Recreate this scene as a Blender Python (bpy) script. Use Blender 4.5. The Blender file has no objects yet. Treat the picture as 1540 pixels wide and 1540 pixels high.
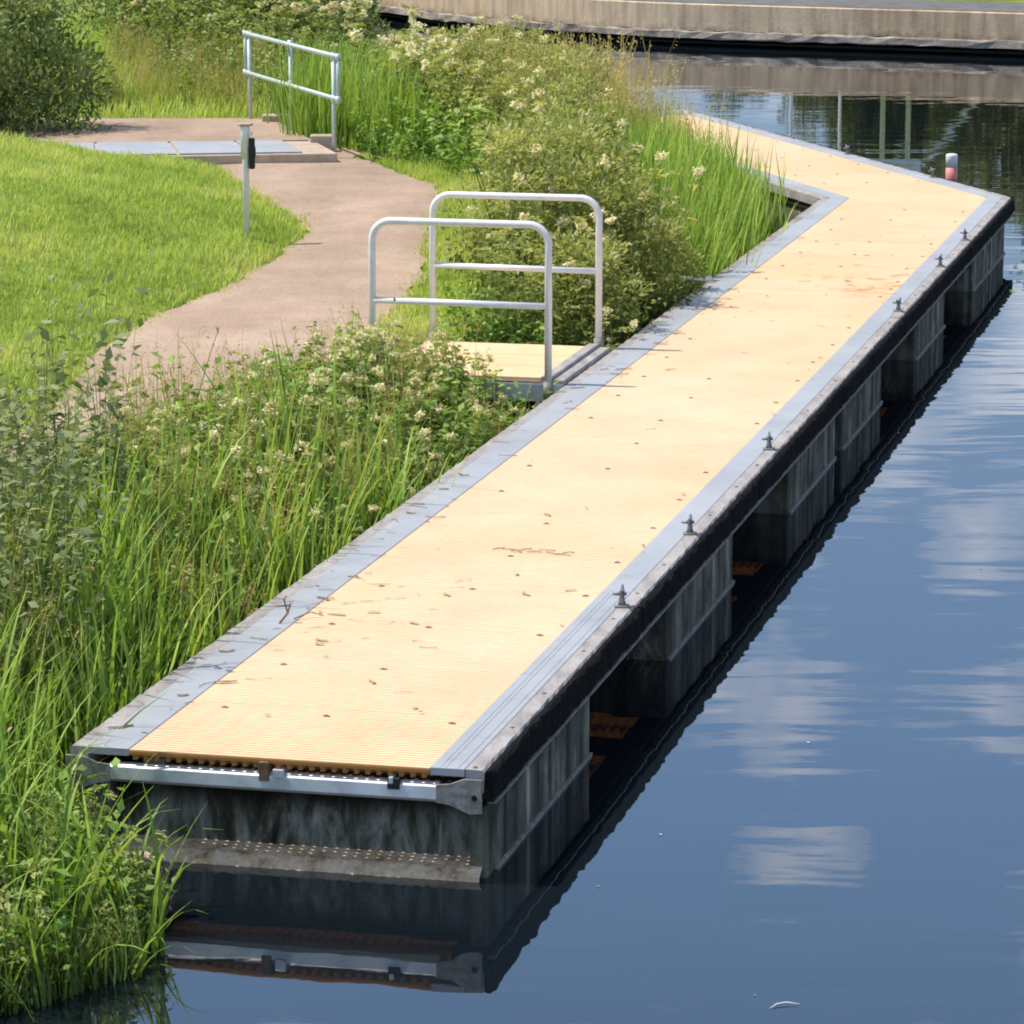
import bpy, math, random
import numpy as np
from mathutils import Vector, Matrix

random.seed(7)
rng = np.random.default_rng(7)
scene = bpy.context.scene
COL = scene.collection

# ------------------------------------------------------------------ camera
FPX, IMG = 5550.0, 1540.0
PITCH = math.atan(1100 / FPX)
CAM_H = 4.68
cam_d = bpy.data.cameras.new("camera")
cam_d.sensor_width = 36
cam_d.lens = FPX / IMG * 36
cam_d.clip_start = 0.1
cam_d.clip_end = 3000
cam = bpy.data.objects.new("camera", cam_d)
cam.location = (0, 0, CAM_H)
cam.rotation_euler = (math.pi / 2 - PITCH, 0, 0)
COL.objects.link(cam)
scene.camera = cam
scene.render.resolution_x = scene.render.resolution_y = 1024
scene.view_settings.view_transform = 'Standard'
scene.view_settings.look = 'None'
scene.view_settings.exposure = 0
scene.cycles.max_bounces = 5
scene.cycles.diffuse_bounces = 3
scene.cycles.glossy_bounces = 3
scene.cycles.transmission_bounces = 3
scene.cycles.transparent_max_bounces = 4
scene.cycles.filter_width = 1.9

# ------------------------------------------------------------------ sun, sky
SUN = Vector((-0.58, 0.09, 1.0)).normalized()          # towards the sun
sl = bpy.data.lights.new("sun", 'SUN')
sl.energy = 5.0
sl.angle = math.radians(0.5)
sl.color = (1.0, 0.94, 0.84)
so = bpy.data.objects.new("sun", sl)
so.rotation_euler = SUN.to_track_quat('Z', 'Y').to_euler()
so.location = (-20, 20, 40)
COL.objects.link(so)

world = bpy.data.worlds.new("World")
scene.world = world
world.use_nodes = True
nt = world.node_tree
nt.nodes.clear()
N = nt.nodes.new
out = N('ShaderNodeOutputWorld')
bg = N('ShaderNodeBackground')
bg.inputs['Strength'].default_value = 0.117
sky = N('ShaderNodeTexSky')
sky.sky_type = 'NISHITA'
sky.sun_disc = False
sky.sun_elevation = math.asin(SUN.z)
sky.sun_rotation = math.atan2(SUN.x, SUN.y)
sky.air_density = 1.0
sky.dust_density = 0.6
sky.ozone_density = 1.6
tc = N('ShaderNodeTexCoord')
mp = N('ShaderNodeMapping')
mp.inputs['Scale'].default_value = (1.0, 1.0, 1.7)
mp.inputs['Location'].default_value = (0.35, 0.1, 0.2)
nz = N('ShaderNodeTexNoise')
nz.inputs['Scale'].default_value = 14.0
nz.inputs['Detail'].default_value = 6
nz.inputs['Roughness'].default_value = 0.5
cr = N('ShaderNodeValToRGB')
cr.color_ramp.elements[0].position = 0.525
cr.color_ramp.elements[0].color = (0, 0, 0, 1)
cr.color_ramp.elements[1].position = 0.66
cr.color_ramp.elements[1].color = (0.8, 0.8, 0.8, 1)
mx = N('ShaderNodeMixRGB')
mx.inputs['Color2'].default_value = (13.0, 13.2, 14.5, 1)
L = nt.links.new
L(tc.outputs['Generated'], mp.inputs['Vector'])
L(mp.outputs['Vector'], nz.inputs['Vector'])
L(nz.outputs['Fac'], cr.inputs['Fac'])
L(cr.outputs['Color'], mx.inputs['Fac'])
sxz = N('ShaderNodeSeparateXYZ')
hz = N('ShaderNodeValToRGB')
hz.color_ramp.elements[0].position = 0.30
hz.color_ramp.elements[0].color = (0.95, 0.95, 0.95, 1)
hz.color_ramp.elements[1].position = 0.65
hz.color_ramp.elements[1].color = (0, 0, 0, 1)
hm = N('ShaderNodeMixRGB')
hc = N('ShaderNodeValToRGB')
hc.color_ramp.elements[0].position = 0.03
hc.color_ramp.elements[0].color = (0.33, 0.44, 0.56, 1)
hc.color_ramp.elements[1].position = 0.26
hc.color_ramp.elements[1].color = (0.34, 0.58, 1.0, 1)
hs = N('ShaderNodeVectorMath'); hs.operation = 'SCALE'
hs.inputs['Scale'].default_value = 10.5
L(tc.outputs['Generated'], sxz.inputs['Vector'])
L(sxz.outputs['Z'], hz.inputs['Fac'])
L(hz.outputs['Color'], hm.inputs['Fac'])
L(sxz.outputs['Z'], hc.inputs['Fac'])
L(hc.outputs['Color'], hs.inputs[0])
L(hs.outputs['Vector'], hm.inputs['Color2'])
L(sky.outputs['Color'], hm.inputs['Color1'])
L(hm.outputs['Color'], mx.inputs['Color1'])
L(mx.outputs['Color'], bg.inputs['Color'])
L(bg.outputs['Background'], out.inputs['Surface'])


# ------------------------------------------------------------------ materials
class Mat:
    def __init__(self, name, color=(0.5, 0.5, 0.5), rough=0.7, metal=0.0, spec=0.4):
        self.m = bpy.data.materials.new(name)
        self.m.use_nodes = True
        self.t = self.m.node_tree
        self.b = self.t.nodes['Principled BSDF']
        self.out = self.t.nodes['Material Output']
        self.b.inputs['Base Color'].default_value = (*color, 1)
        self.b.inputs['Roughness'].default_value = rough
        self.b.inputs['Metallic'].default_value = metal
        self.b.inputs['Specular IOR Level'].default_value = spec
        self.tc = self.n('ShaderNodeTexCoord')

    def n(self, k):
        return self.t.nodes.new(k)

    def l(self, a, b):
        return self.t.links.new(a, b)

    def noise(self, scale, detail=5, rough=0.55, stretch=(1, 1, 1), coord='Object', dist=0.0, offset=(0, 0, 0)):
        mp = self.n('ShaderNodeMapping')
        mp.inputs['Scale'].default_value = stretch
        mp.inputs['Location'].default_value = offset
        nz = self.n('ShaderNodeTexNoise')
        nz.inputs['Scale'].default_value = scale
        nz.inputs['Detail'].default_value = detail
        nz.inputs['Roughness'].default_value = rough
        nz.inputs['Distortion'].default_value = dist
        self.l(self.tc.outputs[coord], mp.inputs['Vector'])
        self.l(mp.outputs['Vector'], nz.inputs['Vector'])
        return nz.outputs['Fac']

    def ramp(self, src, stops):
        r = self.n('ShaderNodeValToRGB')
        els = r.color_ramp.elements
        while len(els) < len(stops):
            els.new(0.5)
        for e, (p, c) in zip(els, stops):
            e.position = p
            e.color = (*c, 1) if len(c) == 3 else c
        self.l(src, r.inputs['Fac'])
        return r.outputs['Color']

    def mix(self, fac, a, b, mode='MIX'):
        m = self.n('ShaderNodeMixRGB')
        m.blend_type = mode
        for i, v in (('Fac', fac), ('Color1', a), ('Color2', b)):
            if isinstance(v, (int, float)):
                m.inputs[i].default_value = v
            elif isinstance(v, tuple):
                m.inputs[i].default_value = (*v, 1)
            else:
                self.l(v, m.inputs[i])
        return m.outputs['Color']

    def color(self, src):
        self.l(src, self.b.inputs['Base Color'])
        return self

    def bump(self, src, strength=0.3, dist=0.01):
        b = self.n('ShaderNodeBump')
        b.inputs['Strength'].default_value = strength
        b.inputs['Distance'].default_value = dist
        self.l(src, b.inputs['Height'])
        self.l(b.outputs['Normal'], self.b.inputs['Normal'])
        return self


def W3(s):  # grey
    return (s, s, s)


# cream grating
M = {}
m = Mat('cream_grating', rough=0.8, spec=0.2)
big = m.noise(0.9, 4, 0.55, coord='Generated')
wn = m.n('ShaderNodeNewGeometry')


def worldnoise(m, scale, detail=4, rough=0.55, stretch=(1, 1, 1), dist=0.0):
    g = m.n('ShaderNodeNewGeometry')
    mp = m.n('ShaderNodeMapping')
    mp.inputs['Scale'].default_value = stretch
    nz = m.n('ShaderNodeTexNoise')
    nz.inputs['Scale'].default_value = scale
    nz.inputs['Detail'].default_value = detail
    nz.inputs['Roughness'].default_value = rough
    nz.inputs['Distortion'].default_value = dist
    m.l(g.outputs['Position'], mp.inputs['Vector'])
    m.l(mp.outputs['Vector'], nz.inputs['Vector'])
    return nz.outputs['Fac']


c = m.ramp(worldnoise(m, 0.55, 5, 0.6), [(0.3, (0.90, 0.61, 0.355)), (0.52, (0.93, 0.665, 0.43)), (0.72, (0.94, 0.71, 0.49))])
fine = m.ramp(worldnoise(m, 26, 3, 0.7, (0.6, 1.6, 1)), [(0.3, (0.90, 0.88, 0.84)), (0.6, (1, 1, 1))])
c = m.mix(0.8, c, fine, 'MULTIPLY')
dash = m.ramp(worldnoise(m, 4.0, 5, 0.7, (1.0, 5.5, 1), 0.5), [(0.64, W3(0.0)), (0.74, W3(0.38))])
c = m.mix(dash, c, (0.42, 0.27, 0.13))
scuff = m.ramp(worldnoise(m, 1.3, 6, 0.7), [(0.35, W3(0.84)), (0.6, W3(1.0))])
c = m.mix(0.7, c, scuff, 'MULTIPLY')
dirt = m.ramp(worldnoise(m, 2.6, 6, 0.68, (0.7, 1.8, 1), 0.6), [(0.62, W3(0.0)), (0.80, W3(0.4))])
c = m.mix(dirt, c, (0.62, 0.34, 0.13))
m.color(c)
m.bump(worldnoise(m, 90, 2, 0.6), 0.25, 0.004)
tr = m.n('ShaderNodeBsdfTranslucent')
tr.inputs['Color'].default_value = (0.9, 0.6, 0.26, 1)
ms = m.n('ShaderNodeMixShader')
ms.inputs['Fac'].default_value = 0.08
m.l(m.b.outputs['BSDF'], ms.inputs[1])
m.l(tr.outputs['BSDF'], ms.inputs[2])
m.l(ms.outputs['Shader'], m.out.inputs['Surface'])
M['grating'] = m.m

m = Mat('grating_underside', (0.50, 0.35, 0.16), 0.7)
tr = m.n('ShaderNodeBsdfTranslucent'); tr.inputs['Color'].default_value = (0.85, 0.58, 0.27, 1)
ms = m.n('ShaderNodeMixShader'); ms.inputs['Fac'].default_value = 0.65
m.l(m.b.outputs['BSDF'], ms.inputs[1]); m.l(tr.outputs['BSDF'], ms.inputs[2]); m.l(ms.outputs['Shader'], m.out.inputs['Surface'])
M['rib'] = m.m

m = Mat('pale_metal_plate', rough=0.55, metal=0.25, spec=0.4)
c = m.ramp(worldnoise(m, 1.6, 5, 0.6), [(0.3, (0.36, 0.375, 0.40)), (0.7, (0.46, 0.475, 0.50))])
c = m.mix(m.ramp(worldnoise(m, 5, 6, 0.7, (1, 1.5, 1)), [(0.56, W3(0)), (0.75, W3(0.6))]), c, (0.27, 0.27, 0.27))
m.color(c)
m.bump(worldnoise(m, 30, 3, 0.6), 0.15, 0.004)
M['plate'] = m.m

m = Mat('weathered_grey_timber', rough=0.85, spec=0.2)
c = m.ramp(worldnoise(m, 9, 6, 0.65, (1.2, 0.35, 1)), [(0.28, (0.22, 0.20, 0.19)), (0.5, (0.34, 0.315, 0.305)), (0.72, (0.44, 0.415, 0.405))])
c = m.mix(m.ramp(worldnoise(m, 3.2, 6, 0.7), [(0.60, W3(0)), (0.78, W3(0.5))]), c, (0.24, 0.20, 0.165))
m.color(c)
m.bump(worldnoise(m, 22, 5, 0.7, (1, 0.4, 1)), 0.35, 0.006)
M['timber'] = m.m

m = Mat('black_rubber', rough=0.9, spec=0.1)
m.color(m.ramp(worldnoise(m, 14, 5, 0.7), [(0.35, (0.003, 0.003, 0.003)), (0.75, (0.014, 0.013, 0.012))]))
m.bump(worldnoise(m, 25, 4, 0.7), 0.8, 0.01)
M['rubber'] = m.m

m = Mat('dark_frame_steel', (0.03, 0.03, 0.028), 0.7, 0.2)
M['frame'] = m.m

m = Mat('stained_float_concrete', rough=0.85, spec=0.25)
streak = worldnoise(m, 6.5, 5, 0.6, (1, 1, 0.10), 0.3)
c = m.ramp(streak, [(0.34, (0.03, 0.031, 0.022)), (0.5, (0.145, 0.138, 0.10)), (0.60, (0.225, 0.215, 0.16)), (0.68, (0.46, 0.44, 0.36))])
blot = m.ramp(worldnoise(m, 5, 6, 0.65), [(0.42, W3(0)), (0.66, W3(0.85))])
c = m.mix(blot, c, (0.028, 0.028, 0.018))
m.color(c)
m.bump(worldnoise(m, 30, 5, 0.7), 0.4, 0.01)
M['float'] = m.m

m = Mat('crusted_ledge_stone', rough=0.9, spec=0.2)
c = m.ramp(worldnoise(m, 11, 5, 0.7), [(0.3, (0.26, 0.17, 0.095)), (0.46, (0.66, 0.48, 0.31)), (0.60, (0.85, 0.69, 0.50)), (0.75, (0.42, 0.36, 0.16))])
m.color(c)
m.bump(worldnoise(m, 30, 5, 0.7), 0.9, 0.02)
M['ledge'] = m.m

m = Mat('galvanised_steel', rough=0.45, metal=0.55, spec=0.5)
c = m.ramp(worldnoise(m, 8, 5, 0.6, (1, 1, 1)), [(0.3, (0.50, 0.53, 0.56)), (0.6, (0.72, 0.75, 0.78))])
c = m.mix(m.ramp(worldnoise(m, 10, 6, 0.7), [(0.62, W3(0)), (0.74, W3(0.6))]), c, (0.30, 0.24, 0.17))
m.color(c)
M['galv'] = m.m

m = Mat('pale_galvanised_tube', rough=0.42, metal=0.1, spec=0.5)
c = m.ramp(worldnoise(m, 14, 4, 0.6), [(0.3, (0.74, 0.73, 0.70)), (0.65, (0.85, 0.84, 0.82))])
m.color(c)
M['tube'] = m.m

m = Mat('green_tinged_galvanised_tube', rough=0.5, metal=0.35, spec=0.5)
m.color(m.ramp(worldnoise(m, 14, 4, 0.6), [(0.3, (0.44, 0.52, 0.46)), (0.65, (0.58, 0.67, 0.60))]))
M['tube_green'] = m.m

m = Mat('dull_grey_casting', rough=0.7, metal=0.3)
m.color(m.ramp(worldnoise(m, 20, 5, 0.7), [(0.35, (0.17, 0.165, 0.15)), (0.6, (0.36, 0.35, 0.31)), (0.75, (0.46, 0.44, 0.38))]))
m.bump(worldnoise(m, 40, 4, 0.6), 0.3, 0.004)
M['gusset'] = m.m

m = Mat('dark_cleat_iron', rough=0.5, metal=0.5)
m.color(m.ramp(worldnoise(m, 40, 4, 0.6), [(0.35, (0.14, 0.14, 0.155)), (0.7, (0.28, 0.28, 0.30))]))
M['cleat'] = m.m
M['black'] = Mat('black_plastic', (0.012, 0.013, 0.015), 0.45).m
M['white'] = Mat('white_enamel', (0.8, 0.8, 0.78), 0.4).m
M['red'] = Mat('faded_red_enamel', (0.72, 0.25, 0.23), 0.5).m

m = Mat('sandy_concrete', rough=0.9, spec=0.2)
m.color(m.ramp(worldnoise(m, 7, 5, 0.65), [(0.3, (0.38, 0.29, 0.22)), (0.6, (0.52, 0.42, 0.33)), (0.75, (0.58, 0.48, 0.38))]))
m.bump(worldnoise(m, 40, 4, 0.6), 0.3, 0.006)
M['sandy'] = m.m

m = Mat('pale_boulder', rough=0.9, spec=0.2)
m.color(m.ramp(worldnoise(m, 9, 5, 0.65), [(0.3, (0.28, 0.26, 0.23)), (0.65, (0.48, 0.45, 0.41))]))
m.bump(worldnoise(m, 25, 5, 0.6), 0.5, 0.02)
M['boulder'] = m.m

# quay concrete: cast panels, vertical stains
m = Mat('quay_concrete', rough=0.9, spec=0.2)
c = m.ramp(worldnoise(m, 0.8, 4, 0.6), [(0.3, (0.62, 0.475, 0.32)), (0.55, (0.74, 0.58, 0.405)), (0.75, (0.84, 0.69, 0.50))])
st = m.ramp(worldnoise(m, 3.2, 5, 0.65, (1.6, 1.6, 0.16)), [(0.38, W3(0.62)), (0.55, W3(1.0)), (0.7, W3(1.12))])
c = m.mix(0.75, c, st, 'MULTIPLY')
gz = m.n('ShaderNodeNewGeometry')
sx = m.n('ShaderNodeSeparateXYZ')
m.l(gz.outputs['Position'], sx.inputs['Vector'])
vm = m.n('ShaderNodeMath'); vm.operation = 'ADD'
m.l(sx.outputs['Z'], vm.inputs[0])
vm2 = m.n('ShaderNodeMath'); vm2.operation = 'MULTIPLY_ADD'
m.l(worldnoise(m, 5, 5, 0.7), vm2.inputs[0]); vm2.inputs[1].default_value = 0.5; vm2.inputs[2].default_value = -0.25
m.l(vm2.outputs[0], vm.inputs[1])
low = m.ramp(vm.outputs[0], [(0.20, W3(0.85)), (0.38, W3(0.0))])
c = m.mix(low, c, (0.15, 0.125, 0.105))
oi = m.n('ShaderNodeObjectInfo')
c = m.mix(1.0, c, m.ramp(oi.outputs['Random'], [(0.0, (0.80, 0.76, 0.70)), (1.0, (1.0, 1.0, 1.0))]), 'MULTIPLY')
m.color(c)
m.bump(worldnoise(m, 14, 5, 0.7), 0.35, 0.02)
M['quay'] = m.m
m = Mat('quay_ledge_stone', rough=0.9, spec=0.2)
m.color(m.ramp(worldnoise(m, 2.6, 5, 0.7, (1, 1, 1.4)), [(0.34, (0.18, 0.15, 0.13)), (0.5, (0.34, 0.29, 0.245)), (0.66, (0.50, 0.44, 0.36))]))
m.bump(worldnoise(m, 14, 5, 0.7), 0.5, 0.03)
M['quay_ledge'] = m.m
m = Mat('void_dark', (0.012, 0.011, 0.010), 0.9)
M['void'] = m.m

m = Mat('asphalt_walk', rough=0.9)
m.color(m.ramp(worldnoise(m, 3, 5, 0.6), [(0.3, (0.10, 0.097, 0.09)), (0.7, (0.17, 0.165, 0.155))]))
M['asphalt'] = m.m

# gravel path
m = Mat('pink_gravel', rough=0.95, spec=0.15)
c = m.ramp(worldnoise(m, 0.9, 6, 0.62), [(0.3, (0.41, 0.29, 0.215)), (0.55, (0.49, 0.36, 0.27)), (0.75, (0.55, 0.42, 0.32))])
gr = m.ramp(worldnoise(m, 45, 3, 0.8), [(0.3, W3(0.62)), (0.5, W3(0.97)), (0.7, W3(1.2))])
c = m.mix(0.85, c, gr, 'MULTIPLY')
pt = m.ramp(worldnoise(m, 4.5, 6, 0.75, (1, 1, 1), 0.8), [(0.56, W3(0)), (0.72, W3(0.6))])
c = m.mix(pt, c, (0.26, 0.185, 0.125))
worn = m.ramp(worldnoise(m, 0.45, 4, 0.6, (2.2, 0.5, 1)), [(0.38, W3(0.82)), (0.62, W3(1.08))])
c = m.mix(0.8, c, worn, 'MULTIPLY')
m.color(c)
m.bump(worldnoise(m, 60, 3, 0.8), 0.6, 0.02)
M['path'] = m.m

# soil/turf base
m = Mat('turf_ground', rough=0.95, spec=0.1)
c = m.ramp(worldnoise(m, 1.6, 6, 0.65), [(0.3, (0.12, 0.17, 0.03)), (0.55, (0.25, 0.31, 0.06)), (0.75, (0.36, 0.36, 0.10))])
c = m.mix(0.8, c, m.ramp(worldnoise(m, 30, 3, 0.7), [(0.3, W3(0.45)), (0.65, W3(1.1))]), 'MULTIPLY')
wet = m.n('ShaderNodeNewGeometry'); sz = m.n('ShaderNodeSeparateXYZ')
m.l(wet.outputs['Position'], sz.inputs['Vector'])
c = m.mix(m.ramp(sz.outputs['Z'], [(0.30, W3(1.0)), (0.50, W3(0.0))]), c, (0.03, 0.032, 0.014))
m.color(c)
m.bump(worldnoise(m, 25, 4, 0.7), 0.8, 0.03)
M['turf'] = m.m

# water
m = Mat('lake_water', (0.006, 0.010, 0.014), 0.015, 0.0, 0.5)
m.b.inputs['IOR'].default_value = 1.72
r1 = worldnoise(m, 1.2, 2, 0.45, (0.55, 1.6, 1), 0.3)
r2 = worldnoise(m, 6.5, 3, 0.5, (0.7, 1.3, 1), 0.1)
r3 = worldnoise(m, 0.35, 2, 0.5, (0.8, 1.4, 1), 0.0)
add = m.n('ShaderNodeMath'); add.operation = 'MULTIPLY_ADD'
m.l(r2, add.inputs[0]); add.inputs[1].default_value = 0.06; m.l(r1, add.inputs[2])
add2 = m.n('ShaderNodeMath'); add2.operation = 'MULTIPLY_ADD'
m.l(r3, add2.inputs[0]); add2.inputs[1].default_value = 2.0; m.l(add.outputs[0], add2.inputs[2])
m.bump(add2.outputs[0], 1.0, 0.0028)
M['water'] = m.m


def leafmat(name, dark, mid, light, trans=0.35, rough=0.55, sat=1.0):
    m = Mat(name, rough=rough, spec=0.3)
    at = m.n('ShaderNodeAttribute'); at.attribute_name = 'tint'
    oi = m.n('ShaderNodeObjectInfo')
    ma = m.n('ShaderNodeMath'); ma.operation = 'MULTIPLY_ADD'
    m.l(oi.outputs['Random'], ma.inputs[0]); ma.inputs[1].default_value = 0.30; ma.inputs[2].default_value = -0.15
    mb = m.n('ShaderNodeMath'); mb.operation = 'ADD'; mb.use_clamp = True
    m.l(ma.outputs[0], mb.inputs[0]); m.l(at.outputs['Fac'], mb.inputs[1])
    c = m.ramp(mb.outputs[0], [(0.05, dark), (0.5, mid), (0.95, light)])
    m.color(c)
    tr = m.n('ShaderNodeBsdfTranslucent')
    tc_ = m.mix(1.0, c, (1.35, 1.25, 0.6), 'MULTIPLY')
    m.l(tc_, tr.inputs['Color'])
    ms = m.n('ShaderNodeMixShader'); ms.inputs['Fac'].default_value = trans
    m.l(m.b.outputs['BSDF'], ms.inputs[1]); m.l(tr.outputs['BSDF'], ms.inputs[2])
    m.l(ms.outputs['Shader'], m.out.inputs['Surface'])
    return m.m


M['reed'] = leafmat('reed_blade', (0.09, 0.16, 0.025), (0.26, 0.43, 0.065), (0.46, 0.6, 0.14), 0.38)
M['lawn'] = leafmat('lawn_blade', (0.17, 0.27, 0.045), (0.44, 0.58, 0.11), (0.66, 0.69, 0.24), 0.35)
M['under'] = leafmat('undergrowth_blade', (0.05, 0.085, 0.02), (0.14, 0.21, 0.045), (0.28, 0.35, 0.09), 0.3)
M['herb'] = leafmat('meadow_herb_leaf', (0.075, 0.115, 0.025), (0.22, 0.29, 0.07), (0.42, 0.47, 0.15), 0.32)
M['weed'] = leafmat('bright_weed_leaf', (0.075, 0.14, 0.025), (0.2, 0.36, 0.06), (0.4, 0.55, 0.13), 0.32)
M['willow'] = leafmat('grey_green_leaf', (0.07, 0.105, 0.035), (0.19, 0.245, 0.09), (0.38, 0.41, 0.20), 0.28)
M['bush'] = leafmat('dark_bush_leaf', (0.07, 0.105, 0.03), (0.18, 0.24, 0.075), (0.34, 0.4, 0.14), 0.28)
M['tree'] = leafmat('far_tree_leaf', (0.07, 0.09, 0.03), (0.16, 0.19, 0.07), (0.28, 0.3, 0.12), 0.3)
M['dry'] = leafmat('dry_grass_stalk', (0.297, 0.270, 0.081), (0.486, 0.419, 0.149), (0.621, 0.513, 0.257), 0.35)
M['deadleaf'] = leafmat('withered_leaf', (0.10, 0.075, 0.03), (0.25, 0.19, 0.08), (0.42, 0.34, 0.16), 0.2)
M['thicket'] = leafmat('thicket_leaf', (0.12, 0.155, 0.04), (0.33, 0.38, 0.11), (0.56, 0.57, 0.23), 0.36)
M['stem'] = leafmat('green_brown_stem', (0.10, 0.09, 0.03), (0.17, 0.16, 0.05), (0.24, 0.22, 0.09), 0.1)
M['cream_flower'] = leafmat('cream_blossom', (0.55, 0.50, 0.27), (0.80, 0.75, 0.48), (0.88, 0.85, 0.64), 0.3)
M['fade_flower'] = leafmat('faded_seed_head', (0.28, 0.22, 0.13), (0.42, 0.35, 0.22), (0.52, 0.45, 0.31), 0.2)
M['yellow_flower'] = leafmat('yellow_blossom', (0.7, 0.48, 0.02), (0.85, 0.62, 0.03), (0.9, 0.75, 0.1), 0.3)
m = Mat('bark', rough=0.9)
m.color(m.ramp(worldnoise(m, 12, 5, 0.6), [(0.3, (0.06, 0.045, 0.03)), (0.7, (0.16, 0.13, 0.10))]))
M['bark'] = m.m
m = Mat('dead_brown', rough=0.9)
m.color(m.ramp(worldnoise(m, 25, 4, 0.6), [(0.3, (0.10, 0.065, 0.035)), (0.7, (0.26, 0.17, 0.085))]))
M['dead'] = m.m
M['rust2'] = Mat('dull_clip', (0.40, 0.29, 0.17), 0.8).m
M['rust'] = Mat('rust_stain_litter', (0.55, 0.26, 0.08), 0.9).m


# ------------------------------------------------------------------ mesh builder
class MB:
    def __init__(self):
        self.v, self.f, self.mi, self.t = [], [], [], []
        self.mats = []

    def mat(self, m):
        if m not in self.mats:
            self.mats.append(m)
        return self.mats.index(m)

    def add(self, verts, faces, m, tint=0.5):
        o = len(self.v)
        self.v.extend(verts)
        k = self.mat(m)
        self.f.extend([tuple(i + o for i in f) for f in faces])
        self.mi.extend([k] * len(faces))
        self.t.extend(tint if hasattr(tint, '__len__') else [tint] * len(verts))

    def prism(self, poly, z0, z1, m):
        n = len(poly)
        a = sum(poly[i][0] * poly[(i + 1) % n][1] - poly[(i + 1) % n][0] * poly[i][1] for i in range(n))
        if a < 0:
            poly = poly[::-1]
        vs = [(x, y, z0) for x, y in poly] + [(x, y, z1) for x, y in poly]
        fs = [tuple(range(n - 1, -1, -1)), tuple(range(n, 2 * n))]
        fs += [(i, (i + 1) % n, n + (i + 1) % n, n + i) for i in range(n)]
        self.add(vs, fs, m)

    def box(self, lo, hi, m):
        self.prism([(lo[0], lo[1]), (hi[0], lo[1]), (hi[0], hi[1]), (lo[0], hi[1])], lo[2], hi[2], m)

    def tube(self, pts, r, m, seg=10, tint=0.5, caps=True):
        pts = [Vector(p) for p in pts]
        rs = r if hasattr(r, '__len__') else [r] * len(pts)
        vs, fs = [], []
        prev = None
        for i, p in enumerate(pts):
            d = (pts[min(i + 1, len(pts) - 1)] - pts[max(i - 1, 0)]).normalized()
            if prev is None:
                a = d.orthogonal().normalized()
            else:
                a = (prev - d * prev.dot(d)).normalized()
            prev = a
            b = d.cross(a)
            for k in range(seg):
                th = 2 * math.pi * k / seg
                vs.append(tuple(p + (a * math.cos(th) + b * math.sin(th)) * rs[i]))
        for i in range(len(pts) - 1):
            for k in range(seg):
                fs.append((i * seg + k, i * seg + (k + 1) % seg, (i + 1) * seg + (k + 1) % seg, (i + 1) * seg + k))
        if caps:
            fs.append(tuple(range(seg - 1, -1, -1)))
            fs.append(tuple(range((len(pts) - 1) * seg, len(pts) * seg)))
        self.add(vs, fs, m, tint)

    def lathe(self, prof, m, seg=20, at=(0, 0, 0)):
        vs, fs = [], []
        for r, z in prof:
            for k in range(seg):
                th = 2 * math.pi * k / seg
                vs.append((at[0] + r * math.cos(th), at[1] + r * math.sin(th), at[2] + z))
        for i in range(len(prof) - 1):
            for k in range(seg):
                fs.append((i * seg + k, i * seg + (k + 1) % seg, (i + 1) * seg + (k + 1) % seg, (i + 1) * seg + k))
        fs.append(tuple(range(seg - 1, -1, -1)))
        fs.append(tuple(range((len(prof) - 1) * seg, len(prof) * seg)))
        self.add(vs, fs, m)

    def mesh(self, name, smooth=False):
        me = bpy.data.meshes.new(name)
        me.from_pydata(self.v, [], self.f)
        for mm in self.mats:
            me.materials.append(mm)
        me.polygons.foreach_set('material_index', self.mi)
        if smooth:
            me.polygons.foreach_set('use_smooth', [True] * len(self.f))
        a = me.attributes.new('tint', 'FLOAT', 'POINT')
        a.data.foreach_set('value', [float(x) for x in self.t])
        me.update()
        return me

    def build(self, name, parent=None, bevel=0, smooth=False, **kw):
        o = bpy.data.objects.new(name, self.mesh(name, smooth))
        COL.objects.link(o)
        o.parent = parent
        if bevel:
            b = o.modifiers.new('bevel', 'BEVEL')
            b.width = bevel
            b.segments = 2
            b.limit_method = 'ANGLE'
        tag(o, **kw)
        return o


def tag(o, label=None, category=None, group=None, kind=None):
    for k, v in (('label', label), ('category', category), ('group', group), ('kind', kind)):
        if v:
            o[k] = v
    return o


def empty(name, loc, rz=0, **kw):
    o = bpy.data.objects.new(name, None)
    o.location = loc
    o.rotation_euler = (0, 0, rz)
    COL.objects.link(o)
    return tag(o, **kw)


def quads_mesh(name, V, F, T, mat):
    """fast mesh from numpy arrays (F: k x 3 or k x 4)"""
    me = bpy.data.meshes.new(name)
    nv, nf, k = len(V), len(F), F.shape[1]
    me.vertices.add(nv)
    me.vertices.foreach_set('co', V.astype(np.float32).ravel())
    me.loops.add(nf * k)
    me.loops.foreach_set('vertex_index', F.astype(np.int32).ravel())
    me.polygons.add(nf)
    me.polygons.foreach_set('loop_start', np.arange(nf, dtype=np.int32) * k)
    me.polygons.foreach_set('loop_total', np.full(nf, k, dtype=np.int32))
    me.materials.append(mat)
    a = me.attributes.new('tint', 'FLOAT', 'POINT')
    a.data.foreach_set('value', T.astype(np.float32))
    me.update(calc_edges=True)
    me.validate()
    return me


def obj(name, me, parent=None, **kw):
    o = bpy.data.objects.new(name, me)
    COL.objects.link(o)
    o.parent = parent
    return tag(o, **kw)


# ------------------------------------------------------------------ plan of the place
O = np.array([-0.12, 15.35])
A1 = math.radians(13.2)
D1 = np.array([math.sin(A1), math.cos(A1)])
N1 = np.array([math.cos(A1), -math.sin(A1)])
A2 = math.radians(-15.4)
D2 = np.array([math.sin(A2), math.cos(A2)])
N2 = np.array([math.cos(A2), -math.sin(A2)])
MP = np.array([4.83, 37.62])
MD = (N1 + N2) / np.linalg.norm(N1 + N2)


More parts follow.
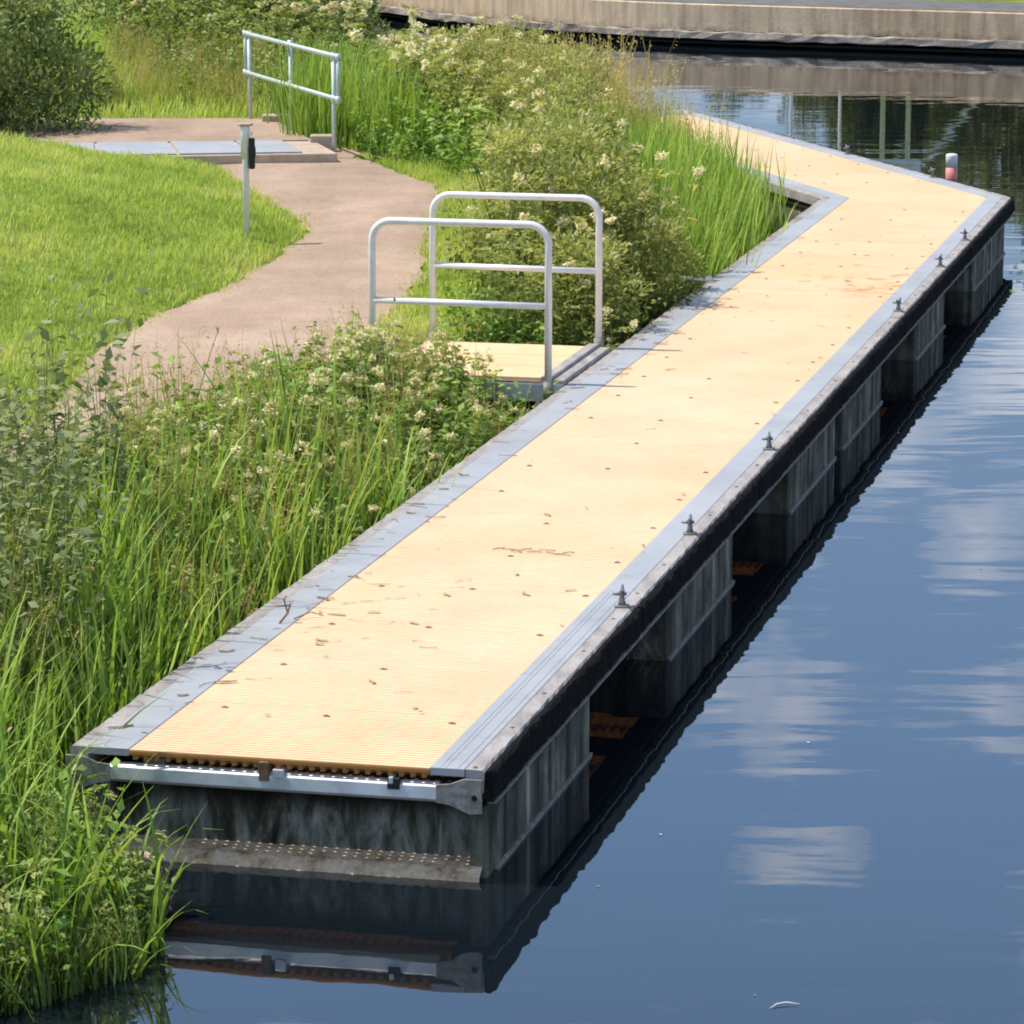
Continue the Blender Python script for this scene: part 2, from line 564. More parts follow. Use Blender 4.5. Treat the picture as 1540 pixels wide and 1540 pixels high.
def Wp(t, n):
    p = O + t * D1 + n * N1
    return (float(p[0]), float(p[1]))


def t_end(n):
    # t where the line of offset n meets the mitre
    q = O + n * N1 - MP
    A = np.array([D1, -MD]).T
    s = np.linalg.solve(A, -q)
    return float(s[0])


O2 = np.array(Wp(t_end(0), 0))


def W2(s, n):
    p = O2 + s * D2 + n * N2
    return (float(p[0]), float(p[1]))


def s_start(n):
    q = O2 + n * N2 - MP
    A = np.array([D2, -MD]).T
    s = np.linalg.solve(A, -q)
    return float(s[0])


DECK = 0.50
NR, NL = -0.243, -1.606          # grating edges
NPL = -1.795                      # left metal plate outer edge
NPR = -0.088                      # right metal plate outer edge
NOL = -1.885                      # outer left
S_END = 10.6

path_left = [(-4.2, 42.5), (-3.5, 41.34), (-2.67, 37.92), (-1.99, 35.0), (-2.0, 33.46), (-2.44, 30.53), (-2.79, 28.96), (-3.07, 27.21), (-3.08, 25.95), (-3.12, 24.26), (-3.5, 21.5), (-4.2, 19.0), (-5.0, 16)]
path_right = [(-1.85, 42.5), (-1.38, 40.25), (-0.92, 39.02), (-0.72, 37.92), (-0.77, 35.28), (-0.75, 31.81), (-0.91, 29.34), (-1.1, 27.7), (-1.25, 26.7), (-1.62, 25.36), (-2.11, 24.52), (-2.5, 23.4), (-2.85, 22.3), (-3.3, 20.5), (-4.0, 18), (-4.5, 15.5)]
slab_poly = [(-6.6, 40.0), (-1.93, 40.8), (-2.92, 45.1), (-6.6, 45.1)]
shore = [(-9, 11.0), (-4, 12.6), (-2.6, 13.3), (-2.0, 13.75), (-1.6, 14.2), (-1.55, 14.7), (-1.80, 15.2), (-2.0, 15.9)] + \
        [Wp(t, -2.0) for t in (3, 8, 14, 19, 21.3)] + \
        [(2.6, 37.6), (2.3, 38.8), (2.0, 40.5), (1.5, 42.5), (1.2, 44.5), (0.8, 46.5), (0.1, 48.0), (-0.9, 48.8), (-1.75, 49.8), (-2.2, 53), (-2.4, 58), (-2.7, 66), (-3.3, 75.5), (-6, 78.5)]
land_poly = shore + [(-40, 90), (-40, 11)]


def smooth_line(pts, n=6):
    """Catmull-Rom"""
    pts = [np.array(p, float) for p in pts]
    out = []
    for i in range(len(pts) - 1):
        p0 = pts[max(i - 1, 0)]; p1 = pts[i]; p2 = pts[i + 1]; p3 = pts[min(i + 2, len(pts) - 1)]
        for k in range(n):
            u = k / n
            out.append(0.5 * ((2 * p1) + (-p0 + p2) * u + (2 * p0 - 5 * p1 + 4 * p2 - p3) * u * u + (-p0 + 3 * p1 - 3 * p2 + p3) * u ** 3))
    out.append(pts[-1])
    return [tuple(p) for p in out]


pl_s = smooth_line(path_left)
pr_s = smooth_line(path_right)
path_poly = pl_s + pr_s[::-1]


def inside(poly, X, Y):
    poly = np.array([p[:2] for p in poly])
    r = np.zeros(X.shape, bool)
    n = len(poly)
    for i in range(n):
        x0, y0 = poly[i]; x1, y1 = poly[(i + 1) % n]
        if y0 == y1:
            continue
        c = ((y0 > Y) != (y1 > Y)) & (X < (x1 - x0) * (Y - y0) / (y1 - y0) + x0)
        r ^= c
    return r


def dist_line(pts, X, Y):
    pts = np.array([p[:2] for p in pts])
    d = np.full(X.shape, 1e9)
    for i in range(len(pts) - 1):
        a, b = pts[i], pts[i + 1]
        ab = b - a
        t = np.clip(((X - a[0]) * ab[0] + (Y - a[1]) * ab[1]) / (ab @ ab + 1e-12), 0, 1)
        d = np.minimum(d, np.hypot(X - a[0] - t * ab[0], Y - a[1] - t * ab[1]))
    return d


def sm(x):
    x = np.clip(x, 0, 1)
    return x * x * (3 - 2 * x)


PATH_Z = 0.55


def gz(X, Y):
    X = np.atleast_1d(np.asarray(X, float)); Y = np.atleast_1d(np.asarray(Y, float))
    ins = inside(land_poly, X, Y)
    ds = dist_line(shore, X, Y)
    z = np.where(ins, 0.02 + 0.50 * sm(ds / 1.15), -0.9 * sm(ds / 1.5) + 0.02)
    # lawn mound left of the path
    left = inside([(p[0], p[1]) for p in pl_s] + [(-40, 14), (-40, 43)], X, Y)
    dl = dist_line(pl_s, X, Y)
    z = np.where(left & ins, np.maximum(z, 0.52) + 0.09 * sm(dl / 0.5) + 0.42 * sm((dl - 0.2) / 3.5) , z)
    # bank behind the slab rises
    z = np.where(ins & (Y > 45), z + 0.35 * sm((Y - 45) / 8) * sm((-1.8 - X) / 2.5), z)
    # gentle bumps
    z = z + np.where(ins & (ds > 0.5), 0.018 * np.sin(X * 3.1 + 1.3 * np.sin(Y * 1.7)) * np.cos(Y * 2.3 + X), 0)
    # path and slab cut
    ip = inside(path_poly, X, Y) | inside(slab_poly, X, Y)
    z = np.where(ip, np.minimum(z, PATH_Z - 0.05), z)
    return z


def gz1(x, y):
    return float(gz(np.array([x]), np.array([y]))[0])


# ground sheet (near bank and lake bed)
xs = np.concatenate([np.linspace(-42, -9.5, 20, endpoint=False), np.arange(-9.5, 7.0, 0.16), np.linspace(7.2, 45, 16)])
ys = np.concatenate([np.arange(6, 54, 0.16), np.linspace(54.3, 92, 60)])
GX, GY = np.meshgrid(xs, ys)
GZ = gz(GX.ravel(), GY.ravel())
V = np.stack([GX.ravel(), GY.ravel(), GZ], 1)
nx, ny = len(xs), len(ys)
idx = np.arange(nx * ny).reshape(ny, nx)
F = np.stack([idx[:-1, :-1].ravel(), idx[:-1, 1:].ravel(), idx[1:, 1:].ravel(), idx[1:, :-1].ravel()], 1)
me = quads_mesh('bank_ground', V, F, np.full(len(V), 0.5), M['turf'])
me.polygons.foreach_set('use_smooth', [True] * len(F))
obj('bank_ground', me, kind='structure', label='grassy bank sloping down to the water on the left')

# water sheet
mb = MB()
mb.add([(-600, -200, 0), (600, -200, 0), (600, 900, 0), (-600, 900, 0)], [(0, 1, 2, 3)], M['water'])
mb.build('water', kind='structure', label='calm dark blue water reflecting the sky')

# path sheet, ragged edges
mb = MB()
n_ = min(len(pl_s), len(pr_s))


def resample(pts, n):
    p = np.array(pts); d = np.r_[0, np.cumsum(np.hypot(*np.diff(p, axis=0).T))]
    u = np.linspace(0, d[-1], n)
    return np.stack([np.interp(u, d, p[:, 0]), np.interp(u, d, p[:, 1])], 1)


NP_ = 240
la, ra = resample(pl_s, NP_), resample(pr_s, NP_)
jl = np.convolve(rng.normal(0, 0.07, NP_), np.ones(3) / 3, 'same')
jr = np.convolve(rng.normal(0, 0.07, NP_), np.ones(3) / 3, 'same')
K = 12
V = []
for i in range(NP_):
    for k in range(K + 1):
        u = k / K
        p = la[i] * (1 - u) + ra[i] * u
        if k == 0: p = p + (jl[i], 0)
        if k == K: p = p + (jr[i], 0)
        z = PATH_Z + 0.012 * math.sin(p[0] * 2.1) * math.cos(p[1] * 1.3) - 0.025 * (abs(u - 0.5) * 2) ** 3
        V.append((p[0], p[1], z))
F = [(i * (K + 1) + k, i * (K + 1) + k + 1, (i + 1) * (K + 1) + k + 1, (i + 1) * (K + 1) + k) for i in range(NP_ - 1) for k in range(K)]
mb.add(V, [f[::-1] for f in F], M['path'])
mb.build('path', smooth=True, kind='structure', label='pinkish gravel path curving along the bank')

# ------------------------------------------------------------------ the pontoon
pont = empty('floating_pontoon', (float(O[0]), float(O[1]), 0), label='long straight floating pontoon with cream deck and grey edge strips', category='pontoon')
pont2 = empty('floating_pontoon', (float(O2[0]), float(O2[1]), 0), label='far angled pontoon section with cream deck turning left behind the reeds', category='pontoon')


def place(o, parent):
    """verts are in world coordinates: keep them there under a parent that is not at the origin"""
    o.parent = parent
    o.matrix_parent_inverse = Matrix.Translation(parent.location).inverted() if parent.rotation_euler.z == 0 else parent.matrix_basis.inverted()
    return o


# grating panels
PANEL = 0.90
GAP = 0.0002


def panel_mesh(length):
    mb = MB()
    w = NR - NL
    nb = int(round(length / 0.0375))
    pt = length / nb
    for k in range(nb):          # cross bars with narrow slots between them
        mb.box((0, k * pt + 0.0032, -0.013), (w, (k + 1) * pt - 0.0032, 0), M['grating'])
    nrib = 27
    for k in range(nrib):
        x = (k + 0.5) * w / nrib
        mb.box((x - 0.009, GAP, -0.045), (x + 0.009, length - GAP, -0.0135), M['rib'])
    for y in (0.05, length / 2, length - 0.05):
        mb.box((0.004, y - 0.008, -0.046), (w - 0.004, y + 0.008, -0.0145), M['rib'])
    return mb.mesh('grating_panel')


pm = panel_mesh(PANEL)
clip_mb = MB()
clip_mb.box((-0.016, -0.008, 0.0), (0.016, 0.008, 0.003), M['rust2'])
clip_mb.box((-0.005, -0.005, 0.003), (0.005, 0.005, 0.005), M['dead'])
clip_me = clip_mb.mesh('deck_clip')
npan = 24
for i in range(npan):
    t0 = i * PANEL
    z = DECK + random.uniform(-0.0004, 0.0004)
    o = obj('grating_panel', pm)
    p = Wp(t0, NL)
    o.location = (p[0], p[1], z)
    o.rotation_euler = (0, 0, -A1)
    place(o, pont)
    for n in (NL + 0.20, (NL + NR) / 2, NR - 0.075):
        if random.random() < 0.8:
            c_ = obj('deck_clip', clip_me)
            p = Wp(t0 + PANEL - 0.10 + random.uniform(-.04, .04), n + random.uniform(-.02, .02))
            c_.location = (p[0], p[1], DECK + 0.0025)
            c_.rotation_euler = (0, 0, -A1 + random.uniform(-.15, .15))
            place(c_, pont)
T_LAST = npan * PANEL
mb = MB()
tl, tr_ = t_end(NL), t_end(NR)
t = T_LAST
while t < max(tl, tr_) - 0.03:
    def lim(tt, n0):     # where the mitre cuts this bar
        if tt <= min(tl, tr_):
            return n0
        u = (tt - tl) / (tr_ - tl)
        return NL + u * (NR - NL)
    a_, b2 = t + 0.0032, t + 0.0343
    if tr_ > tl:
        mb.prism([Wp(a_, lim(a_, NL)), Wp(a_, NR), Wp(b2, NR), Wp(b2, lim(b2, NL))], DECK - 0.013, DECK, M['grating'])
    else:
        mb.prism([Wp(a_, NL), Wp(a_, lim(a_, NR)), Wp(b2, lim(b2, NR)), Wp(b2, NL)], DECK - 0.013, DECK, M['grating'])
    t += 0.0375
mb.prism([Wp(T_LAST, NL), Wp(T_LAST, NR), Wp(t_end(NR), NR), Wp(t_end(NL), NL)], DECK - 0.04, DECK - 0.015, M['rib'])
place(mb.build('corner_panel'), pont)
mb = MB()
sl_, sr_ = s_start(NL), s_start(NR)
s0 = max(sr_, sl_) + 0.5
s_ = s0 - 0.0375
while s_ > min(sl_, sr_):
    a_, b2 = s_ + 0.0032, s_ + 0.0343
    def lim2(ss):
        u = min(1, max(0, (ss - sl_) / (sr_ - sl_)))
        return NL + u * (NR - NL)
    if sl_ > sr_:
        na_, nb_ = (NL if a_ > sl_ else lim2(a_)), (NL if b2 > sl_ else lim2(b2))
        mb.prism([W2(a_, na_), W2(a_, NR), W2(b2, NR), W2(b2, nb_)], DECK - 0.013, DECK, M['grating'])
    else:
        na_, nb_ = (NR if a_ > sr_ else lim2(a_)), (NR if b2 > sr_ else lim2(b2))
        mb.prism([W2(a_, NL), W2(a_, na_), W2(b2, nb_), W2(b2, NL)], DECK - 0.013, DECK, M['grating'])
    s_ -= 0.0375
mb.prism([W2(sl_ + 0.004, NL), W2(sr_ + 0.004, NR), W2(s0, NR), W2(s0, NL)], DECK - 0.04, DECK - 0.015, M['rib'])
place(mb.build('corner_panel'), pont2)
for i in range(int((S_END - s0) / PANEL)):
    o = obj('grating_panel', pm)
    p = W2(s0 + i * PANEL, NL)
    o.location = (p[0], p[1], DECK)
    o.rotation_euler = (0, 0, -A2)
    place(o, pont2)
    for n in (NL + 0.20, (NL + NR) / 2, NR - 0.1):
        if i < 6:
            c_ = obj('deck_clip', clip_me)
            p = W2(s0 + i * PANEL + 0.8, n)
            c_.location = (p[0], p[1], DECK + 0.0025)
            c_.rotation_euler = (0, 0, -A2)
            place(c_, pont2)


def strip1(na, nb, z0, z1, mat, t0=0.0, t1=None):
    ta = t_end(na) if t1 is None else t1
    tb = t_end(nb) if t1 is None else t1
    b = MB()
    b.prism([Wp(t0, na), Wp(t0, nb), Wp(tb, nb), Wp(ta, na)], z0, z1, mat)
    return b


def strip2(na, nb, z0, z1, mat, s1=S_END):
    b = MB()
    b.prism([W2(s_start(na) + 0.003, na), W2(s_start(nb) + 0.003, nb), W2(s1, nb), W2(s1, na)], z0, z1, mat)
    return b


# edge plates in lengths of about 3.6 m
def lengths(t1, step):
    t = 0
    while t < t1 - 0.3:
        yield t, min(t + step, t1)
        t += step


for na, nb, last in ((NPL, NL - 0.003, t_end(NL)), (NR + 0.003, NPR, t_end(NR))):
    ends = [0, 3.6, 7.2, 10.65, 14.3, 17.9, None]
    for a, b_ in zip(ends[:-1], ends[1:]):
        mb = strip1(na, nb, DECK - 0.03, DECK + 0.004, M['plate'], a + (0.004 if a else 0), b_)
        if na > -1 and a < 3:      # raised ribs run along the right hand plate
            for q in (0.040, 0.062, 0.118):
                mb.prism([Wp(a + 0.01, na + q), Wp(a + 0.01, na + q + 0.006), Wp((b_ or t_end(na)) - 0.02, na + q + 0.006), Wp((b_ or t_end(na)) - 0.02, na + q)], DECK + 0.004, DECK + 0.0058, M['plate'])
        place(mb.build('edge_plate', bevel=0.002), pont)


def rough_beam(mb, f, t0, t1, na, nb, z0, z1, mat, amp=0.006, step=0.06):
    """a worn timber or rubber length: cross-sections jittered along it"""
    n = max(2, int((t1 - t0) / step))
    prof = [(na, z0), (nb, z0), (nb, z1 - 0.012), (nb - 0.010 * (1 if nb > na else -1), z1), (na, z1)]
    V = []
    for i in range(n + 1):
        t = t0 + (t1 - t0) * i / n
        chip = random.random()
        for k, (a, z) in enumerate(prof):
            ja = random.gauss(0, amp) if k in (1, 2, 3) else 0
            jz = random.gauss(0, amp * 0.7) if k in (2, 3) else 0
            if k in (2, 3) and chip < 0.03:
                ja -= 0.006; jz -= 0.004
            p = f(t, a + ja)
            V.append((p[0], p[1], z + jz))
    m_ = len(prof)
    F = [(i * m_ + k, i * m_ + (k + 1) % m_, (i + 1) * m_ + (k + 1) % m_, (i + 1) * m_ + k) for i in range(n) for k in range(m_)]
    F += [tuple(range(m_ - 1, -1, -1)), tuple(range(n * m_, (n + 1) * m_))]
    mb.add(V, F, mat)


ends = [0.0, 3.3, 7.0, 10.62, 14.0, 18.0, t_end(0) - 0.02]
for a, b_ in zip(ends[:-1], ends[1:]):
    mb = MB(); rough_beam(mb, Wp, a + 0.006, b_ - 0.006, NPR + 0.003, 0.0, DECK - 0.10, DECK + 0.003, M['timber'], 0.002)
    place(mb.build('timber_edge'), pont)
    mb = MB(); rough_beam(mb, Wp, a + 0.004, b_ - 0.004, 0.003, 0.036, DECK - 0.135, DECK - 0.003, M['rubber'], 0.004, 0.07)
    place(mb.build('rubber_fender'), pont)
ends = [0.0, 4.2, 10.62, 15.0, t_end(NOL)]
for a, b_ in zip(ends[:-1], ends[1:]):
    mb = MB(); rough_beam(mb, Wp, a + 0.006, b_ - 0.006, NPL - 0.003, NOL, DECK - 0.10, DECK + 0.001, M['timber'], 0.002)
    place(mb.build('timber_edge'), pont)
place(strip1(0.002, 0.040, DECK - 0.156, DECK - 0.148, M['gusset'], 0.05).build('angle_strip'), pont)
# frame beams and joists
for na, nb in ((-0.16, -0.03), (-1.86, -1.70)):
    place(strip1(na, nb, DECK - 0.17, DECK - 0.105, M['frame'], 0.06).build('frame_beam'), pont)
for t in np.arange(0.62, 22.0, 1.05):
    mb = MB(); mb.prism([Wp(t, -1.68), Wp(t, -0.17), Wp(t + 0.09, -0.17), Wp(t + 0.09, -1.68)], DECK - 0.15, DECK - 0.05, M['frame'])
    place(mb.build('joist'), pont)

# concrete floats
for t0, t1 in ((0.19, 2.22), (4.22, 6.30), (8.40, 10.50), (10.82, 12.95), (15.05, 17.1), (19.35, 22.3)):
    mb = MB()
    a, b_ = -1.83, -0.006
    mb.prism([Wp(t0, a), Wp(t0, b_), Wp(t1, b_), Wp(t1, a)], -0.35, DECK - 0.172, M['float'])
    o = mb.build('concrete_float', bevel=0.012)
    place(o, pont)
    # a low lip along the waterline
    mb = MB(); mb.prism([Wp(t0 + 0.02, -0.004), Wp(t0 + 0.02, 0.012), Wp(t1 - 0.02, 0.012), Wp(t1 - 0.02, -0.004)], -0.02, 0.014, M['gusset'])
    place(mb.build('waterline_lip'), pont)
# crusted ledge at the near end
mb = MB()
n = 90
V = []
for i in range(n + 1):
    nn = -1.72 + 1.695 * i / n
    top = 0.040 + random.gauss(0, 0.0022)
    fr = random.gauss(0, 0.003)
    prof = [(0.19, -0.1), (0.19, 0.064), (0.05 + fr, top + 0.008), (0.012 + fr, top - 0.016), (0.002 + fr * 0.5, 0.0), (-0.003, -0.1)]
    for t, z in prof:
        p = Wp(t, nn)
        V.append((p[0], p[1], z))
F = [(i * 6 + k, i * 6 + k + 1, (i + 1) * 6 + k + 1, (i + 1) * 6 + k) for i in range(n) for k in range(5)]
mb.add(V, F, M['ledge'])
place(mb.build('stone_ledge'), pont)

# stained face of the first float, shade under the beam painted into its colour
m = Mat('stained_concrete_beam_shade', rough=0.9, spec=0.15)
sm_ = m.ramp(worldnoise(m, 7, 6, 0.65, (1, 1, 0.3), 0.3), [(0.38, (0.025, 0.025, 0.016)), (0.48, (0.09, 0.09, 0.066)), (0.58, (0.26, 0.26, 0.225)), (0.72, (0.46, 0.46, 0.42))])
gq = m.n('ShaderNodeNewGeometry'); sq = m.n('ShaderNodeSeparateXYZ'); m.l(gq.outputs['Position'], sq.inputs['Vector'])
up_ = m.ramp(sq.outputs['Z'], [(0.20, W3(0.0)), (0.30, W3(0.9))])  # painted shade: colour goes near black towards the top, under the deck
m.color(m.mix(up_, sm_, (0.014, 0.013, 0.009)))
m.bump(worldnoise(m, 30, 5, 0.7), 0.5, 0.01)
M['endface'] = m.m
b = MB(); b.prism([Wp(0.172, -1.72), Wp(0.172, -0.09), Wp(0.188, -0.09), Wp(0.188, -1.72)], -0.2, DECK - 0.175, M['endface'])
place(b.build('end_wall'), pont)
for a_, b2 in ((-0.085, -0.006), (-1.83, -1.725)):      # cheeks of the float reach forward to the end
    b = MB(); b.prism([Wp(0.075, a_), Wp(0.075, b2), Wp(0.1885, b2), Wp(0.1885, a_)], -0.35, DECK - 0.172, M['float'])
    place(b.build('float_cheek', bevel=0.01), pont)

# near end: galvanised channel with flared gusset plates, brackets, bearers
mb = MB()
prof = [(0.055, DECK - 0.070), (0.012, DECK - 0.062), (-0.012, DECK - 0.078), (-0.016, DECK - 0.135), (0.01, DECK - 0.152), (0.055, DECK - 0.150)]
V = []
for nn in (-1.70, -0.20):
    for t, z in prof:
        p = Wp(t, nn); V.append((p[0], p[1], z))
F = [(k, (k + 1) % 6, 6 + (k + 1) % 6, 6 + k) for k in range(6)] + [tuple(range(5, -1, -1)), tuple(range(6, 12))]
mb.add(V, F, M['galv'])
place(mb.build('end_beam', bevel=0.003), pont)


def gusset(side):
    b = MB()
    sg = 1 if side > 0 else -1
    n0 = -0.21 if sg > 0 else -1.69
    # outline along n (outwards) and z
    ol = [(0.0, -0.066), (0.06, -0.060), (0.11, -0.040), (0.125, -0.034), (0.205, -0.034), (0.205, -0.185), (0.150, -0.190), (0.105, -0.172), (0.06, -0.154), (0.0, -0.146)]
    hole = [(0.172 + 0.013 * math.cos(a), -0.115 + 0.013 * math.sin(a)) for a in np.linspace(0, 2 * math.pi, 10, endpoint=False)]
    for t, r in ((-0.024, 0), (-0.012, 1)):
        pass
    vs = []
    for t in (-0.024, -0.013):
        for q, z in ol:
            p = Wp(t, n0 + sg * q); vs.append((p[0], p[1], DECK + z))
    k = len(ol)
    fr = tuple(range(k)); bk = tuple(range(2 * k - 1, k - 1, -1))
    fs = [fr, bk] + [(i, i + k, (i + 1) % k + k, (i + 1) % k) for i in range(k)]
    b.add(vs, fs, M['gusset'])
    o = b.build('gusset_plate', bevel=0.002)
    place(o, pont)
    h = MB()
    vs = []
    for t in (-0.0275, -0.0245):
        for q, z in hole:
            p = Wp(t, n0 + sg * q); vs.append((p[0], p[1], DECK + z))
    k = len(hole)
    h.add(vs, [tuple(range(k)), tuple(range(2 * k - 1, k - 1, -1))] + [(i, i + k, (i + 1) % k + k, (i + 1) % k) for i in range(k)], M['void'])
    ho = h.build('bolt_hole'); ho.parent = o


gusset(1); gusset(-1)
for nn, wd, mat, t0, z0, z1 in ((-1.50, 0.10, 'dead', 0.02, -0.068, -0.014), (-0.985, 0.045, 'dead', -0.02, -0.10, -0.014), (-0.92, 0.05, 'galv', -0.018, -0.085, -0.045),
                              (-0.40, 0.055, 'frame', -0.02, -0.10, -0.05), (-0.41, 0.02, 'galv', -0.026, -0.075, -0.045), (-0.10, 0.09, 'dead', 0.015, -0.036, -0.004)):
    b = MB()
    b.prism([Wp(t0, nn - wd / 2), Wp(t0, nn + wd / 2), Wp(0.08, nn + wd / 2), Wp(0.08, nn - wd / 2)], DECK + z0, DECK + z1, M[mat])
    place(b.build('end_bracket', bevel=0.003), pont)
# cream nosing strip along the near end of the deck
b = MB(); b.prism([Wp(-0.006, NL), Wp(-0.006, NR), Wp(0.0, NR), Wp(0.0, NL)], DECK - 0.022, DECK - 0.002, M['rib'])
place(b.build('deck_nosing'), pont)

# far section strips, fenders, floats
for na, nb, mat in ((NPL, NL - 0.003, 'plate'), (NR + 0.003, NPR, 'plate')):
    place(strip2(na, nb, DECK - 0.03, DECK + 0.004, M[mat]).build('edge_plate', bevel=0.002), pont2)
for a, b_ in ((s_start(0) + 0.02, 5.2), (5.2, S_END)):
    mb = MB(); rough_beam(mb, W2, a + 0.006, b_ - 0.006, NPR + 0.003, 0.0, DECK - 0.10, DECK + 0.003, M['timber'], 0.002)
    place(mb.build('timber_edge'), pont2)
    mb = MB(); rough_beam(mb, W2, a + 0.004, b_ - 0.004, 0.003, 0.036, DECK - 0.135, DECK - 0.003, M['rubber'], 0.006, 0.06)
    place(mb.build('rubber_fender'), pont2)
mb = MB(); rough_beam(mb, W2, s_start(NOL) + 0.01, S_END, NPL - 0.003, NOL, DECK - 0.10, DECK + 0.001, M['timber'], 0.002)
place(mb.build('timber_edge'), pont2)
for na, nb in ((-0.16, -0.03), (-1.86, -1.70)):
    place(strip2(na, nb, DECK - 0.17, DECK - 0.105, M['frame']).build('frame_beam'), pont2)
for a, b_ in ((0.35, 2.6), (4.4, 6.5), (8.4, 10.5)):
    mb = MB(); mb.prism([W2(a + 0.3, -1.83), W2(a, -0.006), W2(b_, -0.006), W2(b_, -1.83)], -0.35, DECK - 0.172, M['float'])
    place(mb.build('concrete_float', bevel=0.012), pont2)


# mooring cleats: foot, stem, two horns
def cleat_mesh():
    b = MB()
    b.prism([(-0.045, -0.03), (0.045, -0.03), (0.05, 0.0), (0.045, 0.03), (-0.045, 0.03), (-0.05, 0)], 0.0, 0.018, M['gusset'])
    b.tube([(0, 0, 0.015), (0, 0, 0.045), (0, 0, 0.075), (0, 0, 0.10)], [0.030, 0.019, 0.017, 0.020], M['cleat'], 12)
    b.tube([(0, -0.085, 0.118), (0, -0.055, 0.102), (0, 0.0, 0.094), (0, 0.055, 0.102), (0, 0.09, 0.122)], [0.007, 0.013, 0.018, 0.013, 0.007], M['cleat'], 10)
    b.tube([(-0.06, 0.0, 0.082), (-0.02, 0.0, 0.085), (0.03, 0.0, 0.085)], [0.006, 0.012, 0.01], M['cleat'], 10)
    return b.mesh('mooring_cleat', True)


cm = cleat_mesh()
for t in (3.27, 5.19, 7.95, 14.35, 17.2, 19.15):
    o = obj('mooring_cleat', cm)
    p = Wp(t, -0.062)
    o.location = (p[0], p[1], DECK + 0.002); o.scale = (0.8, 0.72, 0.86)
    o.rotation_euler = (0, 0, -A1 + random.uniform(-0.2, 0.2))
    place(o, pont)
for s in (2.0, 4.6):
    o = obj('mooring_cleat', cm)
    p = W2(s, -0.062)
    o.location = (p[0], p[1], DECK + 0.002); o.scale = (0.8, 0.72, 0.86)
    o.rotation_euler = (0, 0, -A2)
    place(o, pont2)
# bolts along the right timber
bm_ = MB(); bm_.lathe([(0.011, 0), (0.011, 0.004), (0.006, 0.006)], M['dead'], 8)
bme = bm_.mesh('edge_bolt')
for t in np.arange(0.1, 21, 0.72):
    o = obj('edge_bolt', bme); p = Wp(t + random.uniform(-.15, .15), -0.05); o.location = (p[0], p[1], DECK + 0.0015); place(o, pont)

# ------------------------------------------------------------------ gangway
TG0, TG1, NG = 10.20, 11.86, -3.30
gang = empty('gangway', (*Wp(11, -2.6), 0), label='short cream gangway bridging from the pontoon edge to the path', category='gangway')
g_n1 = -1.905
for k in range(3):
    a = TG0 + 0.06 + k * 0.51; b_ = a + 0.495
    mb = MB(); mb.prism([Wp(a, NG), Wp(a, g_n1 - 0.17), Wp(b_, g_n1 - 0.17), Wp(b_, NG)], DECK + 0.0, DECK + 0.035, M['grating'])
    place(mb.build('deck_panel', bevel=0.003), gang)
mb = MB(); mb.prism([Wp(TG0 + 0.05, g_n1 - 0.165), Wp(TG0 + 0.05, g_n1 - 0.085), Wp(TG1, g_n1 - 0.085), Wp(TG1, g_n1 - 0.165)], DECK - 0.02, DECK + 0.045, M['timber'])
place(mb.build('threshold_timber', bevel=0.006), gang)
mb = MB(); mb.prism([Wp(TG0 + 0.05, g_n1 - 0.08), Wp(TG0 + 0.05, g_n1), Wp(TG1, g_n1), Wp(TG1, g_n1 - 0.08)], DECK - 0.02, DECK + 0.02, M['timber'])
place(mb.build('threshold_timber', bevel=0.006), gang)
for t in (TG0, TG1 - 0.05):
    mb = MB(); mb.prism([Wp(t, NG), Wp(t, g_n1), Wp(t + 0.055, g_n1), Wp(t + 0.055, NG)], DECK - 0.13, DECK - 0.005, M['galv'])
    place(mb.build('side_beam', bevel=0.003), gang)


def arc_rail(t, na, nb, zb, zt, rad, r, mat, lean=0.0):
    """inverted U handrail with a middle rail"""
    pts = [(na, zb)]
    for a in np.linspace(0, math.pi / 2, 8):
        pts.append((na + rad * (1 - math.cos(a)), zt - rad + rad * math.sin(a)))
    for a in np.linspace(math.pi / 2, 0, 8):
        pts.append((nb - rad * (1 - math.cos(a)), zt - rad + rad * math.sin(a)))
    pts.append((nb, zb))
    P = []
    for n_, z in pts:
        p = Wp(t, n_); P.append((p[0], p[1], z))
    b = MB(); b.tube(P, r, mat, 14)
    o = b.build('handrail', smooth=True); place(o, gang)
    zm = (zb + zt) / 2 + 0.03
    b = MB(); pa, pb = Wp(t, na), Wp(t, nb)
    b.tube([(pa[0], pa[1], zm + 0.01), (pb[0], pb[1], zm)], r * 0.9, mat, 12)
    q = b.build('middle_rail', smooth=True); q.parent = o; q.matrix_parent_inverse = o.matrix_parent_inverse.inverted() @ Matrix.Identity(4) if False else Matrix.Identity(4)
    for nn in (na, nb):
        b = MB(); pa = Wp(t, nn)
        b.tube([(pa[0], pa[1], zb - 0.02), (pa[0], pa[1], zb + 0.10)], r * 1.3, M['gusset'], 14)
        q = b.build('post_socket', smooth=True); q.parent = o
    return o


arc_rail(TG0 - 0.03, NG + 0.02, -2.0, DECK - 0.08, DECK + 1.13, 0.14, 0.0265, M['tube'])
arc_rail(TG1 + 0.03, NG + 0.02, -2.0, DECK - 0.02, DECK + 1.13, 0.14, 0.0265, M['tube'])

# small pipe poking from the bank over the pontoon edge
b = MB(); pa = Wp(15.7, -2.28); pb = Wp(15.75, -1.83)
b.tube([(pa[0], pa[1], 0.53), (pb[0], pb[1], DECK + 0.03)], 0.022, M['galv'], 12)
b.build('mooring_pipe', smooth=True, label='short grey pipe lying across the pontoon edge below the reeds', category='pipe')

